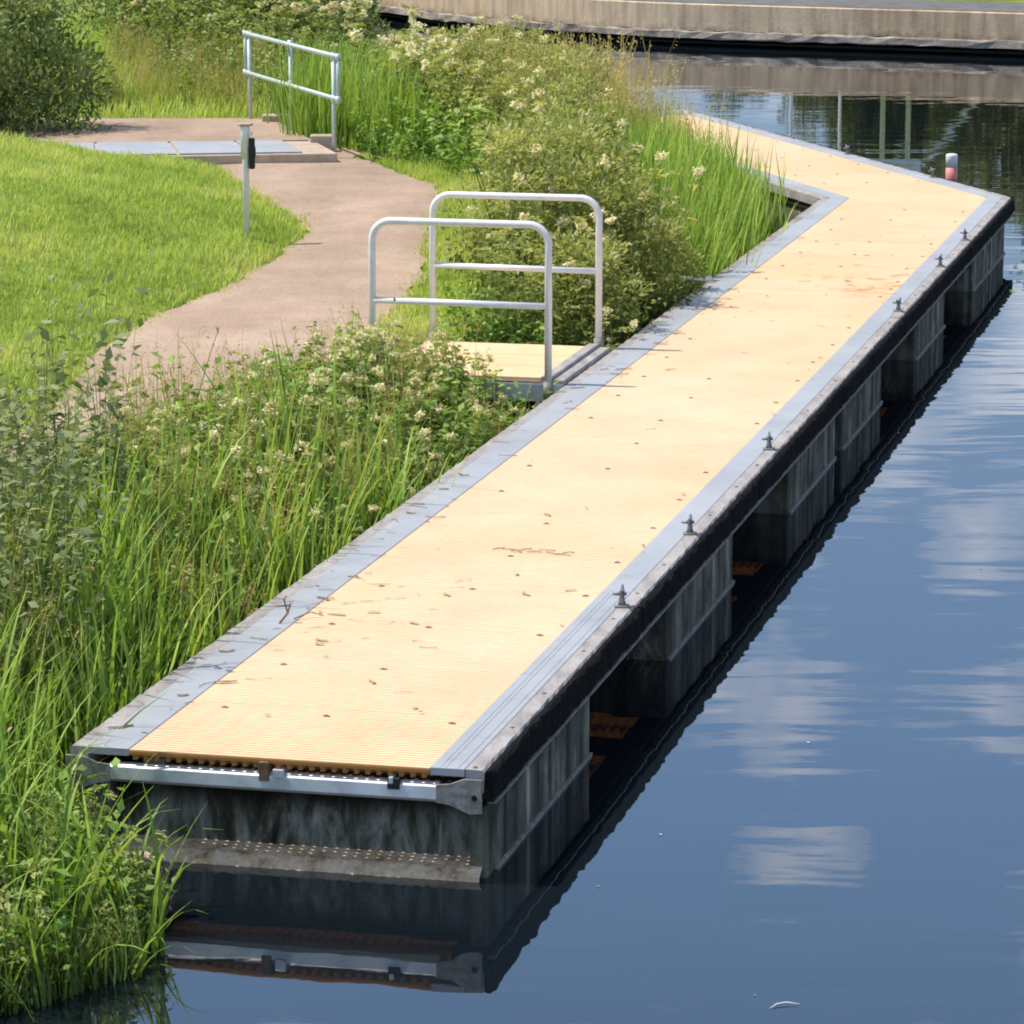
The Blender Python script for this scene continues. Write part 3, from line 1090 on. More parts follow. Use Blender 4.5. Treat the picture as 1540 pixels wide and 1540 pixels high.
# boulder at the landward end
def boulder(name, loc, sx, sy, sz, mat, seed, **kw):
    import bmesh
    bm = bmesh.new(); bmesh.ops.create_icosphere(bm, subdivisions=3, radius=1)
    r = random.Random(seed)
    ph = [r.uniform(0, 6) for _ in range(6)]
    for v in bm.verts:
        x, y, z = v.co
        k = 1 + 0.09 * math.sin(3 * x + ph[0]) * math.cos(2.6 * y + ph[1]) + 0.06 * math.sin(6 * z + ph[2] + 4 * x)
        v.co = Vector((x * sx, y * sy, max(z, -0.5) * sz)) * k
    me = bpy.data.meshes.new(name); bm.to_mesh(me); bm.free()
    me.materials.append(mat)
    me.polygons.foreach_set('use_smooth', [True] * len(me.polygons))
    o = obj(name, me, **kw); o.location = loc
    return o


p = Wp(11.0, -3.48)
boulder('boulder', (p[0], p[1], 0.50), 0.22, 0.16, 0.12, M['boulder'], 3, label='rounded pale grey boulder at the path end of the gangway', category='boulder')

# ------------------------------------------------------------------ slab bridge with plates and handrail
slab = empty('bridge_slab', (-3.8, 42.6, 0), label='low sandy slab bridge with a strip of grey steel plates at its front', category='bridge')
SZ = 0.65
front_l, front_r, back_r, back_l = (-6.6, 40.0), (-1.93, 40.8), (-2.92, 45.1), (-6.6, 45.1)
b = MB(); b.prism([front_l, front_r, back_r, back_l], 0.2, SZ - 0.012, M['sandy'])
place(b.build('concrete_deck', bevel=0.012), slab)


def lerp(a, b, u):
    return (a[0] + (b[0] - a[0]) * u, a[1] + (b[1] - a[1]) * u)


fl2, fr2 = lerp(front_l, back_l, 0.33), lerp(front_r, back_r, 0.33)
b = MB(); b.prism([lerp(fl2, fr2, 0.0), lerp(fl2, fr2, 0.985), lerp(front_r, back_r, 0.97), lerp(front_l, back_l, 0.97)], SZ - 0.008, SZ + 0.002, M['path'])
place(b.build('gravel_surface'), slab)
us = [0.22, 0.44, 0.63, 0.80, 0.925]
for u0, u1 in zip(us[:-1], us[1:]):
    fa, fb = lerp(front_l, front_r, u0 + 0.004), lerp(front_l, front_r, u1 - 0.004)
    ba, bb = lerp(fl2, fr2, u0 + 0.004 - 0.01), lerp(fl2, fr2, u1 - 0.004 - 0.01)
    q = lambda f, g, u: lerp(f, g, u)
    b = MB(); b.prism([q(fa, ba, 0.06), q(fb, bb, 0.06), q(fb, bb, 0.97), q(fa, ba, 0.97)], SZ - 0.006, SZ + 0.006, M['plate'])
    place(b.build('steel_plate', bevel=0.002), slab)
for c0, w, d, h in (((-2.17, 42.1), 0.26, 0.20, 0.13), ((-2.86, 44.6), 0.30, 0.24, 0.14)):
    b = MB(); b.box((c0[0] - w / 2, c0[1] - d / 2, SZ - 0.15), (c0[0] + w / 2, c0[1] + d / 2, SZ + h - 0.06), M['sandy'])
    place(b.build('edge_block', bevel=0.015), slab)
rail = empty('handrail', (-2.6, 43.2, SZ), label='green tinged galvanised handrail with three posts along the slab bridge edge', category='handrail')
P1, P2, P3 = (-1.99, 41.33), (-2.59, 43.36), (-3.18, 44.9)
zt, zm_ = SZ + 1.02, SZ + 0.55
dirv = (P1[0] - P3[0], P1[1] - P3[1])
ext = lambda P, s: (P[0] + dirv[0] * s, P[1] + dirv[1] * s)
for P in (P1, P2, P3):
    b = MB(); b.tube([(P[0], P[1], SZ - 0.25), (P[0], P[1], zt - 0.01)], 0.026, M['tube_green'], 12)
    place(b.build('post', smooth=True), rail)
e1, e3 = ext(P1, 0.05), ext(P3, -0.05)
# closed loop of top rail, end drops and lower rail
b = MB(); b.tube([(e3[0], e3[1], zt), (e1[0], e1[1], zt)], 0.027, M['tube_green'], 12)
place(b.build('top_rail', smooth=True), rail)
b = MB(); b.tube([(e3[0], e3[1], zm_), (e1[0], e1[1], zm_)], 0.024, M['tube_green'], 12)
place(b.build('lower_rail', smooth=True), rail)
for e in (e1, e3):
    b = MB(); b.tube([(e[0], e[1], zm_ - 0.02), (e[0], e[1], zt + 0.02)], 0.024, M['tube_green'], 12)
    place(b.build('end_drop', smooth=True), rail)
for P in (P1, P2, P3, e1, e3):
    for z in (zt, zm_):
        b = MB(); b.tube([(P[0], P[1], z - 0.045), (P[0], P[1], z + 0.035)], 0.035, M['tube_green'], 12)
        place(b.build('tube_clamp', smooth=True), rail)

# ------------------------------------------------------------------ service post on the lawn
bx, by = -2.42, 33.5
bz = gz1(bx, by) - 0.03
post = empty('service_post', (bx, by, bz), label='slim steel post with a black box near its top, on the lawn by the path', category='post')
H_ = 1.62 - bz
b = MB(); b.lathe([(0.031, -0.2), (0.031, H_ - 0.30), (0.031, H_ - 0.28)], M['tube'], 16)
b.build('shaft', post, smooth=True)
b = MB(); b.lathe([(0.041, H_ - 0.30), (0.042, H_ - 0.02), (0.040, H_ - 0.01)], M['tube'], 16)
b.build('sleeve', post, smooth=True)
b = MB(); b.prism([(-0.045, -0.05), (0.045, -0.05), (0.075, 0), (0.055, 0.05), (-0.055, 0.05), (-0.07, 0)], H_ - 0.012, H_ + 0.014, M['sandy'])
b.build('cap', post, bevel=0.008)
b = MB(); b.box((0.034, -0.045, H_ - 0.40), (0.085, 0.04, H_ - 0.12), M['black'])
b.box((0.030, -0.05, H_ - 0.30), (0.092, 0.045, H_ - 0.20), M['black'])
bo = b.build('lock_box', post, bevel=0.01)
b = MB()
bxv = [(0.055 + 0.02 * math.cos(a), -0.052, H_ - 0.08 + 0.02 * math.sin(a)) for a in np.linspace(0, 6.283, 14, endpoint=False)]
bxv2 = [(x, -0.03, z) for x, y, z in bxv]
k = 14
b.add(bxv + bxv2, [tuple(range(k)), tuple(range(2 * k - 1, k - 1, -1))] + [(i, i + k, (i + 1) % k + k, (i + 1) % k) for i in range(k)], M['white'])
b.build('white_button', post)

# ------------------------------------------------------------------ marker buoy
b = MB()
buoy = empty('marker_buoy', (5.27, 44.2, 0), label='small white and red floating marker by the far pontoon edge', category='buoy')
b = MB(); b.lathe([(0.06, -0.12), (0.072, -0.02), (0.072, 0.13)], M['red'], 20); b.build('red_float', buoy, smooth=True)
b = MB(); b.lathe([(0.0715, 0.13), (0.0715, 0.27), (0.066, 0.29), (0.03, 0.297)], M['white'], 20); b.build('white_top', buoy, smooth=True)

# ------------------------------------------------------------------ far quay
qpts = smooth_line([(-7.5, 84.0), (-5.0, 79.0), (-2.81, 74.69), (-1.5, 71.9), (-0.05, 69.75), (1.22, 68.2), (2.76, 66.9), (4.6, 65.9), (6.4, 65.0), (8.81, 63.81), (14, 61.2), (24, 56.5)], 8)
Q = resample(qpts, 160)
tan = np.gradient(Q, axis=0); tan /= np.linalg.norm(tan, axis=1)[:, None]
nor = np.stack([tan[:, 1], -tan[:, 0]], 1)       # towards the water
if nor[80] @ (np.array([0, -1])) < 0:
    nor = -nor


def sweep(prof, mat, closed=True, jit=0.0, a=0, b_=None):
    b = MB()
    QQ, nn = Q[a:b_], nor[a:b_]
    V = []
    m_ = len(prof)
    for i in range(len(QQ)):
        for o_, z in prof:
            p = QQ[i] + nn[i] * (o_ + (random.gauss(0, jit) if jit else 0))
            V.append((p[0], p[1], z + (random.gauss(0, jit) if jit else 0)))
    ks = range(m_) if closed else range(m_ - 1)
    F = [(i * m_ + k, i * m_ + (k + 1) % m_, (i + 1) * m_ + (k + 1) % m_, (i + 1) * m_ + k) for i in range(len(QQ) - 1) for k in ks]
    b.add(V, F, mat)
    return b


quay = empty('quay_wall', (0, 69.6, 0), label='weathered concrete quay wall curving across the far side of the water', category='quay wall')
# facing in cast lengths with open joints
cuts = list(range(0, 160, 11)) + [159]
for a, b_ in zip(cuts[:-1], cuts[1:]):
    sb = sweep([(0.0, 0.285), (0.0, 0.745), (-0.03, 0.765), (-0.6, 0.765), (-0.6, 0.285)], M['quay'], a=a, b_=b_ + 1)
    o = sb.build('facing_block'); place(o, quay)
sb = sweep([(0.035, 0.145), (0.05, 0.16), (0.05, 0.262), (0.03, 0.282), (-0.6, 0.282), (-0.6, 0.145)], M['quay_ledge'], jit=0.008)
place(sb.build('timber_ledge'), quay)
sb = sweep([(-0.45, -0.6), (-0.42, 0.14), (-0.7, 0.14), (-0.7, -0.6)], M['void'])
place(sb.build('recessed_base'), quay)
sb = sweep([(-0.16, 0.045), (-0.16, 0.085), (-0.25, 0.085), (-0.25, 0.045)], M['frame'])
place(sb.build('waling_beam'), quay)
sb = sweep([(-0.05, 0.772), (-2.5, 0.785)], M['asphalt'], closed=False)
o = sb.build('quay_walkway', kind='structure', label='dark asphalt walkway on top of the far quay')
# far ground
V, Fc = [], []
for i in range(160):
    p = Q[i]
    for dd, z in ((-0.62, 0.74), (-2.4, 0.765), (-3.5, 0.83), (-12, 1.0), (-40, 1.0)):
        q = p + nor[i] * dd
        V.append((q[0], q[1], z))
Fc = [(i * 5 + k, i * 5 + k + 1, (i + 1) * 5 + k + 1, (i + 1) * 5 + k) for i in range(159) for k in range(4)]
b = MB(); b.add(V, Fc, M['turf'])
b.build('far_ground', kind='structure', label='grass strip behind the far walkway')
b = MB(); b.add([(-900, 95, 0.95), (900, 95, 0.95), (900, 1800, 2), (-900, 1800, 2)], [(0, 1, 2, 3)], M['turf'])
b.build('distant_ground', kind='structure', label='grassland stretching away to the horizon')


# ------------------------------------------------------------------ foliage primitives
def blades(base, length, width, lean, az, curve, tint, segs=4, wprof=None):
    """arching blades as strips. arrays of n"""
    n = len(length)
    u = np.linspace(0, 1, segs + 1)
    # angle from vertical grows along the blade
    ang = lean[:, None] + curve[:, None] * u[None, :] ** 1.5
    ds = length[:, None] / segs
    dxh = np.sin(ang) * ds
    dz = np.cos(ang) * ds
    h = np.concatenate([np.zeros((n, 1)), np.cumsum(dxh[:, :-1], 1)], 1)
    z = np.concatenate([np.zeros((n, 1)), np.cumsum(dz[:, :-1], 1)], 1)
    ca, sa = np.cos(az)[:, None], np.sin(az)[:, None]
    cx = base[:, 0][:, None] + h * ca
    cy = base[:, 1][:, None] + h * sa
    cz = base[:, 2][:, None] + z
    w = width[:, None] * (np.array(wprof) if wprof is not None else (1 - u ** 2.2 * 0.94))[None, :] * 0.5
    sx, sy = -sa * w, ca * w
    L_ = np.stack([cx + sx, cy + sy, cz], -1)
    R_ = np.stack([cx - sx, cy - sy, cz], -1)
    V = np.stack([L_, R_], 2).reshape(n, 2 * (segs + 1), 3)
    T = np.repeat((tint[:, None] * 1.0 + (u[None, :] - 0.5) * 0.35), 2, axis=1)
    k = np.arange(segs)
    f = np.stack([2 * k, 2 * k + 1, 2 * k + 3, 2 * k + 2], 1)
    F = (f[None] + (np.arange(n) * 2 * (segs + 1))[:, None, None]).reshape(-1, 4)
    return V.reshape(-1, 3), F, np.clip(T.reshape(-1), 0, 1)


def leaves(center, size, tint, aspect=0.5, up=0.45, dirs=None):
    """folded diamond leaves: 4 verts, one quad each"""
    n = len(center)
    d = rng.normal(size=(n, 3)) if dirs is None else dirs + rng.normal(scale=0.35, size=(n, 3))
    d /= np.linalg.norm(d, axis=1)[:, None]
    nrm = rng.normal(size=(n, 3)); nrm[:, 2] = np.abs(nrm[:, 2]) + up * 2
    nrm -= d * (nrm * d).sum(1)[:, None]
    nrm /= np.linalg.norm(nrm, axis=1)[:, None] + 1e-9
    s = np.cross(d, nrm)
    sz = size[:, None]
    a = center - d * sz * 0.5
    b = center + s * sz * aspect * 0.5 + nrm * sz * 0.07 - d * sz * 0.05
    c = center + d * sz * 0.5 - nrm * sz * 0.06
    e = center - s * sz * aspect * 0.5 + nrm * sz * 0.07 - d * sz * 0.05
    V = np.stack([a, b, c, e], 1).reshape(-1, 3)
    F = np.arange(4 * n).reshape(n, 4)
    return V, F, np.repeat(tint, 4)


def join(parts):
    V, F, T = [], [], []
    o = 0
    for v, f, t in parts:
        V.append(v); F.append(f + o); T.append(t); o += len(v)
    return np.concatenate(V), np.concatenate(F), np.concatenate(T)


U = rng.uniform


def stems(n, spread, hlo, hhi, lean=0.35):
    base = np.stack([U(-spread, spread, n), U(-spread, spread, n), np.full(n, -0.03)], 1)
    return base, U(hlo, hhi, n), U(0.02, lean, n), U(0, 6.28, n), U(0, 0.35, n)


def along(base, length, lean, az, curve, u):
    """points on stems at parameter u (k per stem)"""
    k = 12
    s = np.linspace(0, 1, k + 1)
    ang = lean[:, None] + curve[:, None] * s[None] ** 1.5
    h = np.concatenate([np.zeros((len(length), 1)), np.cumsum(np.sin(ang[:, :-1]) * length[:, None] / k, 1)], 1)
    z = np.concatenate([np.zeros((len(length), 1)), np.cumsum(np.cos(ang[:, :-1]) * length[:, None] / k, 1)], 1)
    i = np.arange(len(length))
    q = np.clip(u * k, 0, k - 1e-6); j = q.astype(int); fr = q - j
    H = h[i, j] * (1 - fr) + h[i, j + 1] * fr
    Z = z[i, j] * (1 - fr) + z[i, j + 1] * fr
    return np.stack([base[:, 0] + H * np.cos(az), base[:, 1] + H * np.sin(az), base[:, 2] + Z], 1)


def reed_mesh(n, hlo, hhi, spread=0.16, wid=0.013, mat='reed', lean=0.22, curve=0.9):
    b = np.stack([rng.normal(0, spread * 0.6, n), rng.normal(0, spread * 0.6, n), np.full(n, -0.04)], 1)
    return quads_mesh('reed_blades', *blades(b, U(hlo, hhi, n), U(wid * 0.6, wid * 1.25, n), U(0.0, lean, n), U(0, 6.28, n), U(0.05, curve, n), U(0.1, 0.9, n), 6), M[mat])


def herb_mesh(nst, hlo, hhi, spread, leaf, perstem, mat, aspect=0.5, lean=0.3, pinnate=True):
    b, ln, le, az, cu = stems(nst, spread, hlo, hhi, lean)
    st = blades(b, ln, np.full(nst, 0.008), le, az, cu, U(0.1, 0.5, nst), 4, [1, .9, .8, .6, .4])
    parts = [st]
    for k in range(perstem):
        u = np.clip((k + U(0, 1, nst)) / perstem, 0.08, 0.97)
        p = along(b, ln, le, az, cu, u)
        a = U(0, 6.28, nst)
        dv = np.stack([np.cos(a), np.sin(a), U(0.0, 0.7, nst)], 1)
        reach = leaf * (2.6 if pinnate else 0.9) * (1.15 - 0.75 * u)
        tn = np.clip(0.15 + 0.6 * u + U(-0.2, 0.2, nst), 0, 1)
        if pinnate:
            for q, sz in ((0.35, 0.8), (0.6, 0.9), (0.85, 1.0), (1.1, 1.15)):
                side = np.stack([-dv[:, 1], dv[:, 0], np.zeros(nst)], 1)
                for sg in (-1, 1):
                    c = p + dv * (reach * q)[:, None] + side * (sg * leaf * 0.42) - np.array([0, 0, 1]) * (reach * q * q * 0.35)[:, None]
                    parts.append(leaves(c, leaf * sz * U(0.8, 1.2, nst), tn, aspect, 0.7, dv * 0.6 + side * sg * 0.6))
        else:
            c = p + dv * reach[:, None] * 0.6
            parts.append(leaves(c, leaf * U(0.7, 1.3, nst), tn, aspect, 0.5, dv))
    return quads_mesh('herb_leaves', *join(parts), M[mat]), along(b, ln, le, az, cu, np.full(nst, 0.999))


def flower_heads(tips, n_each, rad, size, mat, name='flower_head'):
    parts = []
    for t in tips:
        k = int(rng.integers(3, 6))
        for q in range(k):
            off = np.array([rng.normal(0, rad * 0.42), rng.normal(0, rad * 0.42), U(-rad * 0.4, rad * 0.7)])
            n = n_each // k
            c = t + off + rng.normal(0, 1, (n, 3)) * np.array([rad * 0.33, rad * 0.33, rad * 0.26])
            parts.append(leaves(c, U(size * 0.7, size * 1.4, n), U(0.2, 1.0, n), 0.8, 0.9))
    return quads_mesh(name, *join(parts), M[mat])


def shrub_mesh(h, rx, ry, nleaf, leaf, mat, aspect=0.45, lumps=9, droop=0.0, hollow=0.55, zmin=0.06):
    """leafy crown: overlapping leaf clumps in an uneven ellipsoid"""
    parts = []
    per = nleaf // lumps
    for k in range(lumps):
        a = U(0, 6.28); rr = math.sqrt(U(0.02, 1))
        cz = U(0.18, 0.86) * h
        fall = math.sqrt(max(0.08, 1 - ((cz / h - 0.45) / 0.62) ** 2))
        c = np.array([rx * 0.72 * rr * fall * math.cos(a), ry * 0.72 * rr * fall * math.sin(a), cz])
        R_ = np.array([rx, ry, h * 0.42]) * U(0.32, 0.55)
        d = rng.normal(size=(per, 3)); d /= np.linalg.norm(d, axis=1)[:, None]
        r = U(hollow, 1.0, per) ** 0.7
        p = c + d * R_ * r[:, None]
        p[:, 2] = np.maximum(p[:, 2], U(0.02, zmin + 0.1, per))
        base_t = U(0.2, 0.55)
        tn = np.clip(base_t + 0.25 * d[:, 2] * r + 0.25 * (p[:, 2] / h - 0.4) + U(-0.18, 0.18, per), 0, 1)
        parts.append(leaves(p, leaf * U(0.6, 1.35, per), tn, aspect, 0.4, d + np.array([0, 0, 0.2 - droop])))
    return quads_mesh('crown', *join(parts), M[mat])


def twig_mesh(h, rx, ry, n, r0, mat='bark'):
    b = MB()
    for k in range(n):
        a = random.uniform(0, 6.28); q = random.uniform(0.2, 0.75)
        x, y = rx * q * math.cos(a), ry * q * math.sin(a)
        b.tube([(x * 0.1, y * 0.1, -0.08), (x * 0.5, y * 0.5, h * 0.4), (x, y, h * random.uniform(0.7, 0.92))], [r0, r0 * 0.6, r0 * 0.2], M[mat], 5, 0.4)
    return b.mesh('branches')


# ------------------------------------------------------------------ prototypes
REED_T = [reed_mesh(26, 0.45, 1.05, 0.20, 0.022, lean=0.35, curve=1.1) for _ in range(5)]
REED_L = [reed_mesh(16, 0.35, 0.8, 0.18, 0.020, lean=0.7, curve=1.8) for _ in range(5)]
REED_F = [reed_mesh(46, 0.5, 1.15, 0.26, 0.022, lean=0.2, curve=0.7) for _ in range(4)]
THIN = [reed_mesh(40, 0.5, 1.0, 0.16, 0.006, 'under', 0.25, 0.9) for _ in range(3)]

MEADOW = []
for _ in range(5):
    me_, tips = herb_mesh(6, 0.55, 0.95, 0.13, 0.075, 6, 'herb', 0.55)
    MEADOW.append((me_,) + tuple(flower_heads(tips[q:q + 1], 80, 0.06, 0.032, 'cream_flower') for q in range(3)) + (flower_heads(tips[3:4], 44, 0.036, 0.015, 'fade_flower', 'seed_head'),))
MEADOW2 = []
for _ in range(5):
    me_, tips = herb_mesh(8, 0.5, 0.95, 0.16, 0.052, 8, 'thicket', 0.45)
    MEADOW2.append((me_,) + tuple(flower_heads(tips[q:q + 1], 60, 0.042, 0.022, 'cream_flower') for q in range(5)) + (flower_heads(tips[5:6], 40, 0.03, 0.013, 'fade_flower', 'seed_head'),))
MEADOW_S = []
for _ in range(3):
    me_, tips = herb_mesh(7, 0.4, 0.75, 0.13, 0.055, 7, 'herb', 0.5)
    MEADOW_S.append(me_)
WEED = [herb_mesh(9, 0.3, 0.65, 0.16, 0.075, 8, 'weed', 0.55, 0.4, False)[0] for _ in range(4)]
NETTLE = [herb_mesh(9, 0.5, 0.9, 0.17, 0.07, 10, 'herb', 0.5, 0.22, False)[0] for _ in range(3)]
WILLOW = [(herb_mesh(15, 0.75, 1.5, 0.22, 0.078, 20, 'willow', 0.5, 0.35, False)[0],) for _ in range(4)]
MASS = [(shrub_mesh(1.2, 0.52, 0.48, 2400, 0.052, 'thicket', 0.45, 18, hollow=0.25), twig_mesh(1.1, 0.5, 0.45, 9, 0.010, 'stem')) for _ in range(3)]
BUSH = [(shrub_mesh(2.2, 1.3, 1.15, 8500, 0.09, 'bush', 0.42, 30, hollow=0.3), twig_mesh(1.7, 0.8, 0.8, 9, 0.018)) for _ in range(2)]
HEDGE = [(shrub_mesh(1.7, 0.95, 0.8, 2600, 0.085, 'bush', 0.5, 13), twig_mesh(1.6, 0.8, 0.7, 10, 0.022)) for _ in range(2)]
dn = 60


def dry_mesh():
    n = 46
    b = np.stack([rng.normal(0, 0.14, n), rng.normal(0, 0.14, n), np.full(n, -0.03)], 1)
    ln, le, az, cu = U(0.5, 0.95, n), U(0, 0.3, n), U(0, 6.28, n), U(0.1, 0.6, n)
    parts = [blades(b, ln, np.full(n, 0.006), le, az, cu, U(0.1, 0.8, n), 4, [1, 1, .8, .7, .5])]
    for q in range(7):
        p = along(b, ln, le, az, cu, U(0.8, 1, n))
        parts.append(leaves(p + rng.normal(0, 0.012, (n, 3)), U(0.015, 0.035, n), U(0.3, 1, n), 0.35, 0.0))
    return quads_mesh('dry_grass', *join(parts), M['dry'])


DRY = [dry_mesh() for _ in range(3)]
DEADT = [herb_mesh(8, 0.4, 0.8, 0.14, 0.045, 8, 'deadleaf', 0.5, 0.5, False)[0] for _ in range(3)]

# ------------------------------------------------------------------ planting
taken = []


def scatter(poly, spacing, maxn, seed=0, avoid=0.0):
    r = np.random.default_rng(seed)
    P = np.array([p[:2] for p in poly])
    lo, hi = P.min(0), P.max(0)
    out = []
    for _ in range(maxn * 60):
        if len(out) >= maxn:
            break
        q = lo + r.random(2) * (hi - lo)
        if not inside(poly, q[:1], q[1:])[0]:
            continue
        if any((q[0] - a) ** 2 + (q[1] - b) ** 2 < spacing ** 2 for a, b in out):
            continue
        out.append((q[0], q[1]))
    return out


def clear(x, y, m=0.05):
    """not on the path, slab or gangway"""
    X, Y = np.array([x]), np.array([y])
    if inside(path_poly, X, Y)[0] or inside(slab_poly, X, Y)[0]:
        return False
    t = (x - O[0]) * D1[0] + (y - O[1]) * D1[1]
    n = (x - O[0]) * N1[0] + (y - O[1]) * N1[1]
    if TG0 - 0.12 < t < TG1 + 0.10 and n > NG - 0.05:
        return False
    if n > NOL - 0.10 and t > -0.1 and t < 23:
        return False
    return True


def plant(name, meshes, pts, label, category, group, smin=0.85, smax=1.2, parts=None, tilt=0.08, prob=None):
    made = []
    for i, (x, y) in enumerate(pts):
        if not clear(x, y):
            continue
        k = random.randrange(len(meshes))
        mm = meshes[k]
        main = mm if isinstance(mm, bpy.types.Mesh) else mm[0]
        o = obj(name, main, label=label, category=category, group=group)
        o.location = (x, y, gz1(x, y))
        s = random.uniform(smin, smax)
        o.scale = (s, s, s * random.uniform(0.9, 1.12))
        o.rotation_euler = (random.gauss(0, tilt), random.gauss(0, tilt), random.uniform(0, 6.28))
        if not isinstance(mm, bpy.types.Mesh):
            for q, pm_ in enumerate(mm[1:]):
                if parts and (prob is None or random.random() < prob[q]):
                    obj(parts[q], pm_, o)
        made.append(o)
    return made


ZA_reed = [Wp(-0.9, -1.98), Wp(7.0, -1.98), Wp(7.0, -2.75), Wp(3.5, -3.1), Wp(-0.9, -2.7)]
ZA_mid = [Wp(-0.6, -2.3), Wp(10.1, -2.1), Wp(10.1, -3.4), (-1.3, 25.3), (-1.75, 24.2), (-2.2, 22.9), (-2.6, 21.6), (-3.0, 20.0), (-2.9, 16), (-2.6, 14.5)]
ZA_mead = [Wp(4.2, -2.2), Wp(10.1, -2.0), Wp(10.1, -3.35), (-1.3, 25.2), (-1.75, 24.2), (-2.15, 22.9), (-2.4, 21.3)]
ZA_low = [(-1.55, 14.1), (-1.5, 14.7), (-1.75, 15.3), (-1.98, 15.9), (-2.6, 16.2), (-2.7, 13.4), (-2.0, 13.7)]
ZA_will = [(-2.15, 16.6), (-2.25, 20.0), (-3.1, 20.8), (-2.9, 16.5)]

plant('reed_clump', REED_T, scatter(ZA_reed, 0.19, 64, 1), 'bright green reed clump on the bank left of the near pontoon edge', 'reeds', 'reeds along the near pontoon edge', 0.75, 1.1)
plant('reed_clump', REED_T, scatter([(-2.9, 15.8), (-2.05, 16.2), (-1.75, 17.6), (-2.0, 19), (-2.7, 19)], 0.2, 34, 41), 'bright green reed clump at the left edge below the willow saplings', 'reeds', 'reeds below the willow saplings', 0.7, 1.05)
plant('reed_clump', REED_L, scatter(ZA_low, 0.17, 40, 2), 'drooping reed clump hanging over the water at the near pontoon end', 'reeds', 'reeds drooping over the water in the corner', 0.7, 1.15, tilt=0.25)
plant('meadowsweet', MEADOW, scatter(ZA_mead, 0.16, 105, 3), 'meadowsweet with cream flower heads between the gravel path and pontoon', 'flowering plant', 'meadowsweet on the near bank', 0.38, 0.62, ['flower_head'] * 3 + ['seed_head'], prob=(0.85, 0.6, 0.4, 0.6))
plant('meadowsweet', MEADOW, scatter([Wp(7.6, -2.6), Wp(10.0, -2.4), Wp(10.1, -3.3), (-1.2, 25.3), (-1.5, 24.6)], 0.17, 28, 35), 'meadowsweet thick with cream heads just before the gangway', 'flowering plant', 'meadowsweet before the gangway', 0.38, 0.56, ['flower_head'] * 3 + ['seed_head'], prob=(0.95, 0.8, 0.6, 0.4))
plant('leafy_herb', MEADOW_S + NETTLE, scatter(ZA_mid, 0.19, 120, 4), 'leafy green herb growing among reeds on the near bank', 'herb', 'leafy herbs on the near bank', 0.42, 0.68)
plant('broadleaf_weed', WEED, scatter(ZA_mid, 0.24, 70, 5), 'bright broad-leaved weed low on the near bank', 'weed', 'broad-leaved weeds on the near bank', 0.7, 1.1)
plant('broadleaf_weed', WEED, scatter([Wp(8.0, -2.0), Wp(10.1, -2.0), Wp(10.1, -2.9), Wp(8.3, -2.5)], 0.14, 26, 6), 'fresh green leafy weed crowding the pontoon edge before the gangway', 'weed', 'green weeds beside the gangway', 0.7, 1.0)
plant('leafy_herb', MEADOW_S + NETTLE, scatter(ZA_low, 0.2, 26, 31), 'leafy green herb among drooping reeds at the water corner', 'herb', 'herbs at the water corner', 0.4, 0.7, tilt=0.2)
plant('dead_stalk_tuft', DEADT, scatter(ZA_low, 0.2, 16, 32), 'brown withered stalk tuft at the water corner', 'plant', 'withered stalks at the water corner', 0.4, 0.75, tilt=0.35)
plant('dead_stalk_tuft', DEADT, scatter(ZA_mid, 0.3, 34, 33), 'brown withered stalk tuft among the reeds of the near bank', 'plant', 'withered stalks on the near bank', 0.7, 1.1, tilt=0.15)
plant('broadleaf_weed', WEED, scatter(ZA_low, 0.22, 16, 34), 'broad-leaved weed at the water corner below the pontoon', 'weed', 'weeds at the water corner', 0.5, 0.9, tilt=0.2)
plant('willow_sapling', WILLOW, scatter(ZA_will, 0.27, 22, 7), 'grey-green willow sapling at the left edge in front of the path', 'sapling', 'willow saplings in front of the path', 0.75, 1.1)
plant('dry_grass_tuft', DRY, scatter(ZA_mid, 0.33, 36, 8), 'brown seeding grass tuft among the reeds of the near bank', 'grass tuft', 'dry grass on the near bank', 0.6, 0.9)

# behind the gangway
ZB = [Wp(12.15, -2.05), Wp(15.6, -2.1), (0.85, 33.6), (0.8, 36.8), (1.2, 40), (1.1, 44), (0.6, 46.4), (-0.6, 47.6), (-1.4, 46.5), (-1.1, 43), (-0.6, 41.3), (0.2, 39.7), (0.35, 37.5), (0.0, 35.5), (-0.2, 32), (-0.3, 29.6), (-0.15, 28.2)]
ZB_reed = [Wp(15.4, -2.05), Wp(20.3, -2.05), (2.3, 37.6), (2.0, 39.4), (1.2, 40.2), (0.9, 36.5), (0.95, 33.5)]
ZB_mid = [Wp(12.15, -2.1), Wp(15.3, -2.2), (0.7, 34), (0.6, 37), (0.9, 40.5), (0.9, 44.5), (-0.4, 46), (-1.0, 44), (-0.2, 41), (0.45, 38.5), (0.3, 35.5), (0.05, 32), (-0.05, 29.6)]
plant('tall_herb_shrub', MASS, scatter(ZB_mid, 0.5, 38, 11), 'dense leafy herb shrub in the thicket behind the gangway rails', 'shrub', 'leafy shrubs behind the gangway', 0.85, 1.25, ['branches'])
plant('meadowsweet', MEADOW2, scatter(ZB, 0.25, 112, 12), 'meadowsweet with cream flower heads in the thicket behind the gangway', 'flowering plant', 'meadowsweet behind the gangway', 1.0, 1.5, ['flower_head'] * 5 + ['seed_head'], prob=(0.9, 0.7, 0.55, 0.4, 0.25, 0.6))
plant('reed_clump', REED_F, scatter(ZB_reed, 0.18, 125, 13), 'tall yellow-green reed clump in the inner corner of the pontoon', 'reeds', 'reeds in the pontoon corner', 0.68, 1.02)
